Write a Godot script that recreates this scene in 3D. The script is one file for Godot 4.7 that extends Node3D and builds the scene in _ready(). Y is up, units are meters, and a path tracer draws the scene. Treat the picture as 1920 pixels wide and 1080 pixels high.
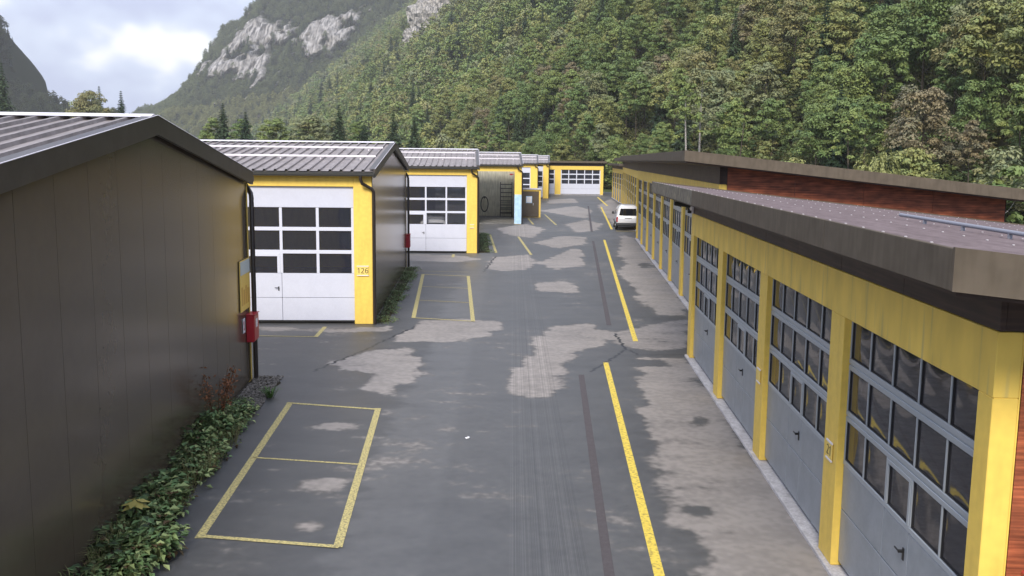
extends Node3D

# ---------------------------------------------------------------- mesh builder
class MB:
	var v := PackedVector3Array()
	var n := PackedVector3Array()
	var u := PackedVector2Array()
	var c := PackedColorArray()
	var ix := PackedInt32Array()
	var col := Color.WHITE
	func quad(a: Vector3, b: Vector3, d: Vector3, e: Vector3) -> void:
		# counter-clockwise seen from outside
		var nn := (b - a).cross(d - a)
		if nn.length_squared() < 1e-14:
			nn = (d - a).cross(e - a)
		nn = nn.normalized()
		var k := v.size()
		v.append(a); v.append(b); v.append(d); v.append(e)
		for i in 4:
			n.append(nn); c.append(col)
		u.append(Vector2(0, 0)); u.append(Vector2(1, 0)); u.append(Vector2(1, 1)); u.append(Vector2(0, 1))
		ix.append(k); ix.append(k + 2); ix.append(k + 1)
		ix.append(k); ix.append(k + 3); ix.append(k + 2)
	func tri(a: Vector3, b: Vector3, d: Vector3) -> void:
		var nn := (b - a).cross(d - a).normalized()
		var k := v.size()
		v.append(a); v.append(b); v.append(d)
		for i in 3:
			n.append(nn); c.append(col); u.append(Vector2(0, 0))
		ix.append(k); ix.append(k + 2); ix.append(k + 1)
	func vert(p: Vector3, nn: Vector3, t := Vector2.ZERO) -> int:
		v.append(p); n.append(nn); u.append(t); c.append(col)
		return v.size() - 1
	func box(a: Vector3, b: Vector3, ch := 0.0) -> void:
		obox(Transform3D(Basis(), (a + b) * 0.5), (b - a).abs(), ch)
	func obox(t: Transform3D, s: Vector3, ch := 0.0) -> void:
		var h := s * 0.5
		ch = minf(ch, 0.45 * minf(s.x, minf(s.y, s.z)))
		# six faces, inset by the chamfer
		for ax in 3:
			for sg in [-1.0, 1.0]:
				var e1 := (ax + 1) % 3
				var e2 := (ax + 2) % 3
				var p: Array[Vector3] = []
				for k in [[-1, -1], [1, -1], [1, 1], [-1, 1]]:
					var q := Vector3.ZERO
					q[ax] = sg * h[ax]
					q[e1] = k[0] * (h[e1] - ch)
					q[e2] = k[1] * (h[e2] - ch)
					p.append(t * q)
				if sg > 0: quad(p[0], p[1], p[2], p[3])
				else: quad(p[3], p[2], p[1], p[0])
		if ch <= 0.0: return
		for ax in 3:
			var e1 := (ax + 1) % 3
			var e2 := (ax + 2) % 3
			for k in [[-1, -1], [1, -1], [1, 1], [-1, 1]]:
				var p: Array[Vector3] = []
				for m in [[-1, 0], [1, 0], [1, 1], [-1, 1]]:
					var q := Vector3.ZERO
					q[ax] = m[0] * (h[ax] - ch)
					q[e1] = k[0] * (h[e1] - (0.0 if m[1] == 0 else ch))
					q[e2] = k[1] * (h[e2] - (ch if m[1] == 0 else 0.0))
					p.append(t * q)
				if k[0] * k[1] > 0: quad(p[0], p[1], p[2], p[3])
				else: quad(p[3], p[2], p[1], p[0])
	# a flat polygon in the plane across `ax`, given counter-clockwise seen from +ax, given depth
	func prism(pts: PackedVector2Array, x0: float, x1: float) -> void:
		# points are (z, y); extruded along x from x0 to x1
		var q := pts
		if Geometry2D.is_polygon_clockwise(q):
			q = q.duplicate(); q.reverse()
		var tr := Geometry2D.triangulate_polygon(q)
		for i in range(0, tr.size(), 3):
			var A := q[tr[i]]; var B := q[tr[i + 1]]; var D := q[tr[i + 2]]
			if (B - A).cross(D - A) < 0:
				var s := B; B = D; D = s
			# (z,y) counter-clockwise is clockwise seen from +x
			tri(Vector3(x1, A.y, A.x), Vector3(x1, D.y, D.x), Vector3(x1, B.y, B.x))
			tri(Vector3(x0, A.y, A.x), Vector3(x0, B.y, B.x), Vector3(x0, D.y, D.x))
		for i in q.size():
			var A := q[i]; var B := q[(i + 1) % q.size()]
			quad(Vector3(x0, A.y, A.x), Vector3(x1, A.y, A.x), Vector3(x1, B.y, B.x), Vector3(x0, B.y, B.x))
	func tube(pts: Array, r: float, sides := 8, r_end := -1.0) -> void:
		var last := -1
		var up := Vector3.UP
		for i in pts.size():
			var p: Vector3 = pts[i]
			var d: Vector3
			if i == 0: d = pts[1] - pts[0]
			elif i == pts.size() - 1: d = pts[i] - pts[i - 1]
			else: d = (pts[i + 1] - pts[i]).normalized() + (pts[i] - pts[i - 1]).normalized()
			d = d.normalized()
			var ref := Vector3.RIGHT if absf(d.y) > 0.9 else up
			var a := d.cross(ref).normalized()
			var b := a.cross(d).normalized()
			var rr := r if r_end < 0 else lerpf(r, r_end, float(i) / (pts.size() - 1))
			var k := v.size()
			for s in sides:
				var an := TAU * s / sides
				var nn := a * cos(an) + b * sin(an)
				vert(p + nn * rr, nn)
			if last >= 0:
				for s in sides:
					var s2 := (s + 1) % sides
					ix.append_array([last + s, last + s2, k + s, last + s2, k + s2, k + s])
			last = k
		# caps
		for e in [0, 1]:
			var p: Vector3 = pts[0] if e == 0 else pts[pts.size() - 1]
			var k: int = v.size() - sides if e == 1 else v.size() - sides * pts.size()
			if e == 1: k = last
			else: k = last - sides * (pts.size() - 1)
			for s in range(1, sides - 1):
				if e == 0: ix.append_array([k, k + s + 1, k + s])
				else: ix.append_array([k, k + s, k + s + 1])
	func mesh() -> ArrayMesh:
		var m := ArrayMesh.new()
		if ix.is_empty(): return m
		var a := []
		a.resize(Mesh.ARRAY_MAX)
		a[Mesh.ARRAY_VERTEX] = v
		a[Mesh.ARRAY_NORMAL] = n
		a[Mesh.ARRAY_TEX_UV] = u
		a[Mesh.ARRAY_COLOR] = c
		a[Mesh.ARRAY_INDEX] = ix
		m.add_surface_from_arrays(Mesh.PRIMITIVE_TRIANGLES, a)
		return m

# ---------------------------------------------------------------- object helpers
var M := {}
var names := {}

func numbered(called: String) -> String:
	if not names.has(called):
		names[called] = 0
		return called
	names[called] += 1
	return "%s_%03d" % [called, names[called]]

func tag(o: Node, label := "", category := "", group := "", kind := "") -> Node:
	if label: o.set_meta("label", label)
	if category: o.set_meta("category", category)
	if group: o.set_meta("group", group)
	if kind: o.set_meta("kind", kind)
	return o

func obj(called: String, b: MB, mat: Material, parent: Node = null) -> MeshInstance3D:
	return inst(called, b.mesh(), mat, parent)

func inst(called: String, mesh: Mesh, mat: Material, parent: Node = null) -> MeshInstance3D:
	var o := MeshInstance3D.new()
	o.mesh = mesh
	o.material_override = mat
	if parent == null:
		o.name = numbered(called)
		add_child(o, true)
	else:
		var k := 0
		var nm := called
		while parent.has_node(nm):
			k += 1
			nm = "%s_%03d" % [called, k]
		o.name = nm
		parent.add_child(o, true)
	return o

func thing(called: String, label: String, category: String, at := Vector3.ZERO, yaw := 0.0, group := "") -> Node3D:
	var o := Node3D.new()
	o.name = numbered(called)
	add_child(o, true)
	o.position = at
	o.rotation.y = yaw
	tag(o, label, category, group)
	return o

func dup(src: Node3D, label := "", group := "") -> Node3D:
	var r: Node3D = src.duplicate()
	r.name = numbered(String(src.name).rstrip("_0123456789"))
	add_child(r, true)
	if label: r.set_meta("label", label)
	if group: r.set_meta("group", group)
	return r

# ---------------------------------------------------------------- textures and materials
func lin(r: float, g: float, b: float) -> Color:
	return Color(r, g, b).linear_to_srgb()

func noise_img(w: int, h: int, W: int, H: int, freq: float, oct: int, sd: int, kind := FastNoiseLite.TYPE_SIMPLEX_SMOOTH) -> Image:
	var nz := FastNoiseLite.new()
	nz.seed = sd
	nz.noise_type = kind
	nz.frequency = freq
	nz.fractal_octaves = oct
	var im := nz.get_seamless_image(w, h)
	im.convert(Image.FORMAT_L8)
	if w != W or h != H:
		im.resize(W, H, Image.INTERPOLATE_CUBIC)
	return im

# colours two grey images: mixes a..b by the first and darkens or lightens by the second
func two_tone(i1: Image, a: Color, b: Color, lo: float, hi: float, i2: Image = null, amount := 0.0) -> ImageTexture:
	var w := i1.get_width(); var h := i1.get_height()
	var d1 := i1.get_data()
	var d2: PackedByteArray = i2.get_data() if i2 else d1
	var out := PackedByteArray()
	out.resize(w * h * 3)
	for i in w * h:
		var t := clampf((d1[i] / 255.0 - lo) / (hi - lo), 0.0, 1.0)
		var s := 1.0 + amount * (d2[i] / 127.5 - 1.0)
		out[i * 3] = int(clampf(lerpf(a.r, b.r, t) * s, 0, 1) * 255.0)
		out[i * 3 + 1] = int(clampf(lerpf(a.g, b.g, t) * s, 0, 1) * 255.0)
		out[i * 3 + 2] = int(clampf(lerpf(a.b, b.b, t) * s, 0, 1) * 255.0)
	return ImageTexture.create_from_image(Image.create_from_data(w, h, false, Image.FORMAT_RGB8, out))

func plain(r: float, g: float, b: float, rough := 0.6, spec := 0.5, metal := 0.0) -> StandardMaterial3D:
	var m := StandardMaterial3D.new()
	m.albedo_color = lin(r, g, b)
	m.roughness = rough
	m.metallic_specular = spec
	m.metallic = metal
	return m

func tri_mat(tex: Texture2D, scale: Vector3, rough := 0.6, spec := 0.5) -> StandardMaterial3D:
	var m := StandardMaterial3D.new()
	m.albedo_texture = tex
	m.uv1_triplanar = true
	m.uv1_scale = scale
	m.uv1_triplanar_sharpness = 8.0
	m.roughness = rough
	m.metallic_specular = spec
	return m

func materials() -> void:
	var cloud := noise_img(256, 256, 256, 256, 0.02, 5, 3)
	var fine := noise_img(256, 256, 256, 256, 0.12, 4, 5)
	var streak_v := noise_img(256, 32, 256, 256, 0.09, 4, 7)      # lines that run down a wall
	var streak_h := noise_img(24, 256, 256, 256, 0.10, 4, 8)      # lines that run along a board
	var yellow := lin(0.80, 0.565, 0.115)
	var yel_dirty := lin(0.74, 0.515, 0.105)
	M.yellow = tri_mat(two_tone(streak_v, yel_dirty, yellow, 0.1, 0.5, fine, 0.03), Vector3(0.22, 0.22, 0.22), 0.5, 0.4)
	M.yellow_weathered = tri_mat(two_tone(streak_v, lin(0.56, 0.43, 0.15), yellow, 0.08, 0.34, cloud, 0.08), Vector3(0.3, 0.12, 0.3), 0.55, 0.4)
	M.white_door = tri_mat(two_tone(cloud, lin(0.545, 0.565, 0.66), lin(0.565, 0.585, 0.68), 0.2, 0.7, fine, 0.012), Vector3(0.3, 0.3, 0.3), 0.45, 0.4)
	M.white_frame = plain(0.60, 0.62, 0.71, 0.4)
	M.grey_panel = tri_mat(two_tone(cloud, lin(0.24, 0.265, 0.29), lin(0.28, 0.305, 0.335), 0.2, 0.7, fine, 0.03), Vector3(0.4, 0.4, 0.4), 0.38, 0.5)
	M.alu = plain(0.36, 0.39, 0.42, 0.35, 0.5, 0.15)
	M.gasket = plain(0.012, 0.012, 0.014, 0.6)
	# dark brown sandwich panels with fine vertical ribs: glossy, so that they mirror the yellow fronts
	M.brown_wall = tri_mat(two_tone(cloud, lin(0.088, 0.068, 0.048), lin(0.096, 0.075, 0.054), 0.1, 0.9, fine, 0.02), Vector3(0.14, 0.14, 0.14), 0.20, 0.5)
	M.brown_trim = tri_mat(two_tone(cloud, lin(0.045, 0.037, 0.031), lin(0.060, 0.050, 0.043), 0.25, 0.75, fine, 0.06), Vector3(0.4, 0.4, 0.4), 0.42, 0.5)
	M.dark_core = plain(0.012, 0.011, 0.010, 0.8)
	M.pipe = plain(0.022, 0.016, 0.014, 0.35)
	M.gutter = plain(0.060, 0.062, 0.060, 0.4)
	M.fascia = tri_mat(two_tone(streak_v, lin(0.098, 0.080, 0.060), lin(0.112, 0.092, 0.070), 0.25, 0.6, cloud, 0.08), Vector3(0.35, 0.5, 0.35), 0.65, 0.25)
	M.fascia_stained = tri_mat(two_tone(streak_v, lin(0.26, 0.23, 0.16), lin(0.105, 0.095, 0.078), 0.20, 0.42, cloud, 0.2), Vector3(0.5, 0.9, 0.5), 0.55, 0.4)
	M.roof = tri_mat(two_tone(cloud, lin(0.225, 0.200, 0.192), lin(0.285, 0.255, 0.246), 0.25, 0.75, streak_v, 0.08), Vector3(0.25, 0.25, 0.25), 0.55, 0.35)
	M.roof_flat = tri_mat(two_tone(cloud, lin(0.135, 0.108, 0.112), lin(0.170, 0.138, 0.143), 0.25, 0.75, fine, 0.07), Vector3(0.3, 0.3, 0.3), 0.82, 0.2)
	M.guard = plain(0.76, 0.72, 0.76, 0.4)
	M.screw = plain(0.42, 0.39, 0.40, 0.45)
	M.band = tri_mat(two_tone(streak_h, lin(0.040, 0.024, 0.019), lin(0.062, 0.037, 0.028), 0.25, 0.75, cloud, 0.15), Vector3(0.3, 0.8, 0.3), 0.55, 0.4)
	M.red_wood = tri_mat(two_tone(streak_h, lin(0.20, 0.055, 0.025), lin(0.40, 0.115, 0.05), 0.2, 0.8, cloud, 0.28), Vector3(0.33, 1.1, 0.33), 0.5, 0.4)
	M.concrete = tri_mat(two_tone(cloud, lin(0.42, 0.40, 0.40), lin(0.58, 0.56, 0.56), 0.2, 0.8, fine, 0.1), Vector3(0.6, 0.6, 0.6), 0.85, 0.3)
	M.floor = tri_mat(two_tone(cloud, lin(0.13, 0.13, 0.125), lin(0.24, 0.235, 0.225), 0.25, 0.75, fine, 0.1), Vector3(0.3, 0.3, 0.3), 0.8, 0.3)
	M.inside = tri_mat(two_tone(cloud, lin(0.74, 0.71, 0.58), lin(0.84, 0.81, 0.68), 0.25, 0.75, streak_v, 0.08), Vector3(0.3, 0.3, 0.3), 0.8, 0.3)
	M.light_blue = tri_mat(two_tone(cloud, lin(0.36, 0.55, 0.76), lin(0.46, 0.66, 0.84), 0.25, 0.75, fine, 0.05), Vector3(0.4, 0.4, 0.4), 0.6)
	M.blue = plain(0.10, 0.17, 0.36, 0.6)
	M.red = plain(0.36, 0.012, 0.022, 0.35)
	M.white = plain(0.75, 0.75, 0.78, 0.5)
	M.black = plain(0.012, 0.012, 0.013, 0.5)
	M.letter = plain(0.05, 0.03, 0.02, 0.6)
	M.steel = plain(0.45, 0.46, 0.48, 0.3, 0.5, 0.6)
	# panes
	var g := StandardMaterial3D.new()
	g.albedo_color = Color(0.25, 0.265, 0.32, 0.42)
	g.transparency = BaseMaterial3D.TRANSPARENCY_ALPHA
	g.roughness = 0.03
	g.metallic_specular = 0.5
	M.glass = g
	M.glass_grey = g.duplicate()
	M.glass_grey.albedo_color = Color(0.29, 0.275, 0.29, 0.5)
	M.skylight = g.duplicate()
	M.skylight.albedo_color = Color(0.9, 0.9, 0.9, 0.1)
	# painted markings: worn yellow
	M.paint = tri_mat(two_tone(noise_img(256, 256, 256, 256, 0.09, 5, 21), lin(0.26, 0.235, 0.13), lin(0.54, 0.455, 0.19), 0.25, 0.60, fine, 0.12), Vector3(0.9, 0.9, 0.9), 0.7, 0.3)
	M.paint_fresh = tri_mat(two_tone(noise_img(256, 256, 256, 256, 0.09, 5, 22), lin(0.42, 0.32, 0.08), lin(0.74, 0.56, 0.09), 0.22, 0.42, fine, 0.08), Vector3(0.5, 0.5, 0.5), 0.65, 0.35)
	M.drain = tri_mat(two_tone(cloud, lin(0.086, 0.075, 0.077), lin(0.097, 0.086, 0.088), 0.25, 0.75, fine, 0.08), Vector3(1.2, 1.2, 1.2), 0.7, 0.3)
	# plants
	M.leaf = StandardMaterial3D.new()
	M.leaf.vertex_color_use_as_albedo = true
	M.leaf.roughness = 0.55
	M.leaf.metallic_specular = 0.35
	M.leaf.backlight_enabled = true
	M.leaf.backlight = Color(0.6, 0.6, 0.6)
	M.bark = tri_mat(two_tone(streak_v, lin(0.045, 0.036, 0.026), lin(0.115, 0.10, 0.08), 0.2, 0.8, fine, 0.2), Vector3(0.8, 0.25, 0.8), 0.9, 0.2)
	M.birch = tri_mat(two_tone(noise_img(256, 256, 256, 256, 0.05, 4, 31), lin(0.09, 0.08, 0.07), lin(0.46, 0.44, 0.41), 0.38, 0.52, fine, 0.1), Vector3(0.5, 1.2, 0.5), 0.85, 0.2)
	M.rock = tri_mat(two_tone(noise_img(256, 256, 256, 256, 0.03, 6, 41), lin(0.16, 0.155, 0.15), lin(0.46, 0.43, 0.39), 0.25, 0.7, streak_v, 0.15), Vector3(0.06, 0.03, 0.06), 0.95, 0.2)
	M.cliff = StandardMaterial3D.new()
	M.cliff.vertex_color_use_as_albedo = true
	M.cliff.roughness = 0.95
	M.cliff.metallic_specular = 0.2
	M.cliff_rock = M.cliff.duplicate()
	M.cliff_rock.albedo_texture = two_tone(noise_img(256, 64, 256, 256, 0.06, 5, 43), Color(0.42, 0.42, 0.43), Color(1, 1, 1), 0.28, 0.62, fine, 0.12)
	M.cliff_rock.uv1_triplanar = true
	M.cliff_rock.uv1_scale = Vector3(0.014, 0.014, 0.014)
	M.stone = plain(0.16, 0.15, 0.14, 0.9, 0.3)
	M.stone.vertex_color_use_as_albedo = true
	M.car_white = plain(0.70, 0.70, 0.72, 0.25, 0.5)
	M.car_white.clearcoat_enabled = true
	M.car_white.clearcoat = 0.6
	M.car_white.clearcoat_roughness = 0.08
	M.car_dark = plain(0.035, 0.037, 0.04, 0.55)
	M.car_glass = plain(0.012, 0.013, 0.016, 0.04, 0.6)
	M.lamp_red = plain(0.35, 0.015, 0.015, 0.2)
	M.tyre = plain(0.018, 0.018, 0.018, 0.85)

# ---------------------------------------------------------------- camera, sky, sun, exposure
func sky_texture() -> ImageTexture:
	var W := 2048; var H := 1024
	var n1 := FastNoiseLite.new()
	n1.seed = 11; n1.frequency = 1.0; n1.fractal_octaves = 6; n1.noise_type = FastNoiseLite.TYPE_SIMPLEX_SMOOTH
	n1.fractal_gain = 0.52
	var n2 := FastNoiseLite.new()
	n2.seed = 29; n2.frequency = 1.0; n2.fractal_octaves = 3; n2.noise_type = FastNoiseLite.TYPE_SIMPLEX_SMOOTH
	var im := Image.create(W, H, false, Image.FORMAT_RGBF)
	for j in H:
		var el := (0.5 - (j + 0.5) / H) * PI
		var y := sin(el); var ch := cos(el)
		if y < -0.03:
			im.fill_rect(Rect2i(0, j, W, 1), Color(0.16, 0.17, 0.15))
			continue
		for i in W:
			var az := (i + 0.5) / W * TAU   # the middle of the view is at the texture's left edge
			var d := Vector3(sin(az) * ch, maxf(y, 0.0), -cos(az) * ch)
			var q := Vector3(d.x, d.y * 1.7, d.z) * 7.0
			var a := n1.get_noise_3d(q.x + 382.58, q.y, q.z)
			var b := n2.get_noise_3d(q.x * 0.35 + 382.58, q.y * 0.5, q.z * 0.35)
			var e := n1.get_noise_3d(q.x * 2.6 + 382.58, q.y * 2.6 + 40.0, q.z * 2.6)
			var v := a * 0.9 + 0.55 * b + e * 0.35
			var c := Color(0.40, 0.455, 0.67).lerp(Color(0.545, 0.625, 0.81), smoothstep(-0.30, 0.22, v))
			c = c.lerp(Color(0.98, 0.99, 1.01), smoothstep(0.12, 0.50, v))
			im.set_pixel(i, j, c * (1.0 + 0.45 * maxf(y, 0.0)))
	return ImageTexture.create_from_image(im)

func set_the_view() -> void:
	var cam := Camera3D.new()
	cam.name = "camera"
	add_child(cam)
	cam.position = Vector3(0, 5.0, 0)
	cam.rotation = Vector3(-atan(241.0 / 1750.0), 0, deg_to_rad(0.6))
	cam.fov = rad_to_deg(2.0 * atan(540.0 / 1750.0))
	cam.near = 0.05
	cam.far = 6000.0
	cam.current = true
	var env := Environment.new()
	var sky := Sky.new()
	var pm := PanoramaSkyMaterial.new()
	pm.panorama = sky_texture()
	pm.energy_multiplier = 0.93
	sky.sky_material = pm
	env.background_mode = Environment.BG_SKY
	env.sky = sky
	env.tonemap_mode = Environment.TONE_MAPPER_LINEAR
	env.tonemap_exposure = 1.62
	env.sdfgi_enabled = true
	env.ssao_enabled = true
	env.ssil_enabled = true
	env.fog_enabled = true
	env.fog_density = 0.00017
	env.fog_light_color = Color(0.96, 0.97, 0.97)
	var we := WorldEnvironment.new()
	we.name = "world_environment"
	we.environment = env
	add_child(we)
	var sun := DirectionalLight3D.new()
	sun.name = "sun"
	sun.light_energy = 0.85
	sun.light_color = Color(1.0, 0.965, 0.91)
	sun.light_angular_distance = 18.0
	sun.shadow_enabled = true
	add_child(sun)
	sun.look_at_from_position(Vector3(-6, 25, 34), Vector3.ZERO)

# ---------------------------------------------------------------- ground
const DRY = [
	[-3.3, -25.3, -2.8, -28.6, -1.7, -29.2, -0.2, -28.5, -0.3, -27.5, -0.9, -26.0, -1.6, -25.4, -2.6, -25.2],
	[-4.5, -22.4, -3.6, -24.2, -2.7, -24.4, -2.1, -22.6, -2.1, -21.4, -2.6, -20.0, -2.8, -19.3, -3.2, -20.1, -3.2, -21.4, -4.1, -21.9],
	[1.3, -27.9, 2.5, -28.6, 2.9, -26.4, 2.5, -25.0, 1.8, -24.4, 1.3, -22.2, 1.0, -19.6, 0.1, -19.2, -0.0, -20.5, 0.2, -22.1, 0.6, -24.0, 0.6, -25.5],
	[1.0, -38.0, 2.2, -38.4, 2.7, -36.8, 2.4, -35.0, 1.0, -35.5],
	[1.3, -45.6, 2.6, -50.2, 3.5, -53.7, 4.0, -51.9, 3.4, -44.4, 1.9, -42.6],
	[-1.3, -42.9, -0.9, -47.9, 0.8, -49.2, 1.2, -46.1, 0.7, -42.4, -0.5, -41.9],
	[3.2, -23.6, 4.5, -23.4, 4.2, -15.3, 4.4, -5.0, 2.0, -5.0, 2.1, -11.6, 2.1, -12.3, 2.4, -13.3, 2.4, -14.7, 2.6, -17.2, 2.9, -20.1],
	[3.0, -27.1, 4.5, -28.4, 5.7, -29.7, 4.7, -24.1, 3.4, -24.5, 2.9, -25.0],
	[7.4, -63.5, 8.0, -60.6, 6.1, -32.0, 5.7, -30.1, 4.9, -30.0, 4.6, -32.8, 4.9, -38.3, 4.9, -42.4, 5.6, -45.3, 5.7, -49.7],
	[9.5, -105.0, 13.1, -124.8, 11.7, -99.7, 10.0, -74.5, 8.7, -65.6, 8.0, -74.2, 8.6, -89.2],
	[1.3, -56.3, 3.2, -62.1, 4.9, -61.0, 4.3, -56.2, 2.7, -53.0],
	[4.2, -73.6, 6.2, -79.2, 7.1, -74.1, 6.1, -67.2, 4.4, -65.0],
	[2.6, -92.7, 7.0, -103.3, 8.0, -94.7, 6.4, -80.7, 4.8, -85.1],
	[4.3, -117.7, 8.0, -123.5, 7.8, -111.2, 4.2, -107.7],
	[-1.2, -68.3, 1.0, -73.2, 2.3, -67.7, 1.3, -60.1, -0.4, -62.5],
	[-7.6, -27.3, -5.0, -27.1, -3.6, -27.6, -3.7, -26.5, -5.5, -26.6, -7.4, -26.5],
	[-3.7, -17.1, -3.4, -17.3, -3.0, -17.1, -3.1, -16.7, -3.5, -16.8],
	[-2.9, -12.0, -2.7, -12.2, -2.5, -12.1, -2.5, -11.8],
	[-5.9, -49.1, -2.5, -48.3, -1.6, -46.8, -2.6, -45.3, -5.6, -45.9],
	[-3.2, -13.8, -2.9, -14.3, -2.5, -13.9, -2.9, -13.4],
]
const WET = [
	[2.6, -13.0, 2.9, -13.3, 2.9, -13.0, 2.7, -12.6],
	[3.7, -17.8, 3.8, -17.9, 3.9, -17.7, 3.7, -17.4],
	[2.8, -24.0, 4.8, -24.8, 4.6, -23.7, 3.3, -23.4],
	[6.2, -45.6, 6.9, -46.2, 6.6, -43.8, 6.1, -43.6],
	[3.0, -23.1, 3.8, -23.4, 3.9, -22.7, 3.2, -22.4],
	[2.1, -12.4, 2.6, -12.1, 2.5, -10.9, 2.1, -10.8],
]
# cracks and sealed seams in the asphalt (x, z pairs)
const SEAMS = [
	[-4.7, -21.5, -3.9, -24.0, -3.3, -26.2, -2.9, -27.6],
	[3.0, -26.8, 3.05, -24.6, 3.3, -23.8, 4.5, -23.9],
	[3.0, -24.4, 1.9, -21.8],
	[-1.3, -41.5, -0.9, -48.2],
]

func road_sheet(x0: float, x1: float, z0: float, z1: float, W: int, H: int, y: float) -> void:
	# z0 is the near end, z1 the far end
	var gw := 256; var gh := 512
	var mask := Image.create(gw, gh, false, Image.FORMAT_L8)
	mask.fill(Color(0.25, 0, 0))
	for pass_ in 2:
		for arr in (DRY if pass_ == 0 else WET):
			var pl := PackedVector2Array()
			var lo := Vector2(1e9, 1e9); var hi := Vector2(-1e9, -1e9)
			for k in range(0, arr.size(), 2):
				var p := Vector2((arr[k] - x0) / (x1 - x0) * gw, (z0 - arr[k + 1]) / (z0 - z1) * gh)
				pl.append(p); lo = lo.min(p); hi = hi.max(p)
			for j in range(maxi(0, int(lo.y)), mini(gh, int(hi.y) + 1)):
				for i in range(maxi(0, int(lo.x)), mini(gw, int(hi.x) + 1)):
					if Geometry2D.is_point_in_polygon(Vector2(i + 0.5, j + 0.5), pl):
						mask.set_pixel(i, j, Color(0.90 if pass_ == 0 else 0.2, 0, 0))
	mask.resize(112, 224, Image.INTERPOLATE_BILINEAR)
	mask.resize(W, H, Image.INTERPOLATE_CUBIC)
	var dm := mask.get_data()
	var n1 := FastNoiseLite.new(); n1.seed = 5; n1.frequency = 1.3; n1.fractal_octaves = 5; n1.fractal_gain = 0.6
	var n2 := FastNoiseLite.new(); n2.seed = 6; n2.frequency = 0.16; n2.fractal_octaves = 3
	var n3 := FastNoiseLite.new(); n3.seed = 7; n3.frequency = 5.0; n3.fractal_octaves = 3
	var colr := PackedByteArray(); colr.resize(W * H * 3)
	var rgh := PackedByteArray(); rgh.resize(W * H)
	var dx := (x1 - x0) / W; var dz := (z0 - z1) / H
	for j in H:
		var z := z0 - (j + 0.5) * dz
		for i in W:
			var x := x0 + (i + 0.5) * dx
			var a := n1.get_noise_2d(x * 0.5, z * 0.95)
			var b := n2.get_noise_2d(x, z)
			var f := n3.get_noise_2d(x, z)
			var k := j * W + i
			var s := dm[k] / 255.0 + 0.40 * a + 0.18 * b + 0.06 * f - 0.05
			var t := smoothstep(0.36, 0.70, s + 0.10 * f) * (0.82 + 0.18 * smoothstep(-0.2, 0.3, a + f * 0.8))
			var half := smoothstep(0.30, 0.50, s)
			# wet: dark bluish; drying rim: brownish; dry: warm grey
			var w := 1.0 + 0.26 * b + 0.20 * a + 0.22 * f
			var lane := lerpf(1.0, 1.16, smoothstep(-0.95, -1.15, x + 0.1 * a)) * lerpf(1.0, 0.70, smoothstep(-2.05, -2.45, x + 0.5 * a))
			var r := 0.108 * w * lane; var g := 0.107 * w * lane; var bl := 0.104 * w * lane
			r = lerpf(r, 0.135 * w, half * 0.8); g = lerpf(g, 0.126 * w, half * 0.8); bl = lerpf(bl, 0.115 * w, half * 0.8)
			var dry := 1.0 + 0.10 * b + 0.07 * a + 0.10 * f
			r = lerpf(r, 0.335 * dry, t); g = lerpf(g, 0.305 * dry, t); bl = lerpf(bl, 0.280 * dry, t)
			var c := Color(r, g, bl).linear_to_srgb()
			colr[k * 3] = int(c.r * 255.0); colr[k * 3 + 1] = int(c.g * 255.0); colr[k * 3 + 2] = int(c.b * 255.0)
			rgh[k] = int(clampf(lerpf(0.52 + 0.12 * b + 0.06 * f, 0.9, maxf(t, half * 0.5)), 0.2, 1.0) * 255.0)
	var cim := Image.create_from_data(W, H, false, Image.FORMAT_RGB8, colr)
	# seams
	for arr in SEAMS:
		for k in range(0, arr.size() - 2, 2):
			var p := Vector2(arr[k], arr[k + 1]); var q := Vector2(arr[k + 2], arr[k + 3])
			var steps := int(p.distance_to(q) / 0.02)
			for m in steps:
				var e := p.lerp(q, float(m) / steps)
				e.x += 0.12 * n1.get_noise_2d(e.x * 1.5, e.y * 1.5)
				var px := int((e.x - x0) / dx); var py := int((z0 - e.y) / dz)
				if px > 1 and px < W - 3 and py > 0 and py < H - 2:
					cim.fill_rect(Rect2i(px, py, 2, 1), Color(0.19, 0.195, 0.20))
	var m := StandardMaterial3D.new()
	m.albedo_texture = ImageTexture.create_from_image(cim)
	m.roughness_texture = ImageTexture.create_from_image(Image.create_from_data(W, H, false, Image.FORMAT_L8, rgh))
	m.roughness_texture_channel = BaseMaterial3D.TEXTURE_CHANNEL_RED
	m.roughness = 1.0
	m.metallic_specular = 0.5
	m.texture_repeat = false
	m.detail_enabled = true
	m.detail_blend_mode = BaseMaterial3D.BLEND_MODE_MUL
	m.detail_uv_layer = BaseMaterial3D.DETAIL_UV_2
	m.detail_albedo = M.grain
	var st := ArrayMesh.new()
	var a := []
	a.resize(Mesh.ARRAY_MAX)
	a[Mesh.ARRAY_VERTEX] = PackedVector3Array([Vector3(x0, y, z0), Vector3(x1, y, z0), Vector3(x1, y, z1), Vector3(x0, y, z1)])
	a[Mesh.ARRAY_NORMAL] = PackedVector3Array([Vector3.UP, Vector3.UP, Vector3.UP, Vector3.UP])
	a[Mesh.ARRAY_TEX_UV] = PackedVector2Array([Vector2(0, 0), Vector2(1, 0), Vector2(1, 1), Vector2(0, 1)])
	a[Mesh.ARRAY_TEX_UV2] = PackedVector2Array([Vector2(x0, z0), Vector2(x1, z0), Vector2(x1, z1), Vector2(x0, z1)])
	a[Mesh.ARRAY_INDEX] = PackedInt32Array([0, 2, 1, 0, 3, 2])
	st.add_surface_from_arrays(Mesh.PRIMITIVE_TRIANGLES, a)
	tag(inst("road", st, m), "wet grey asphalt yard road between the garage rows with pale dry patches", "", "", "structure")

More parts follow.
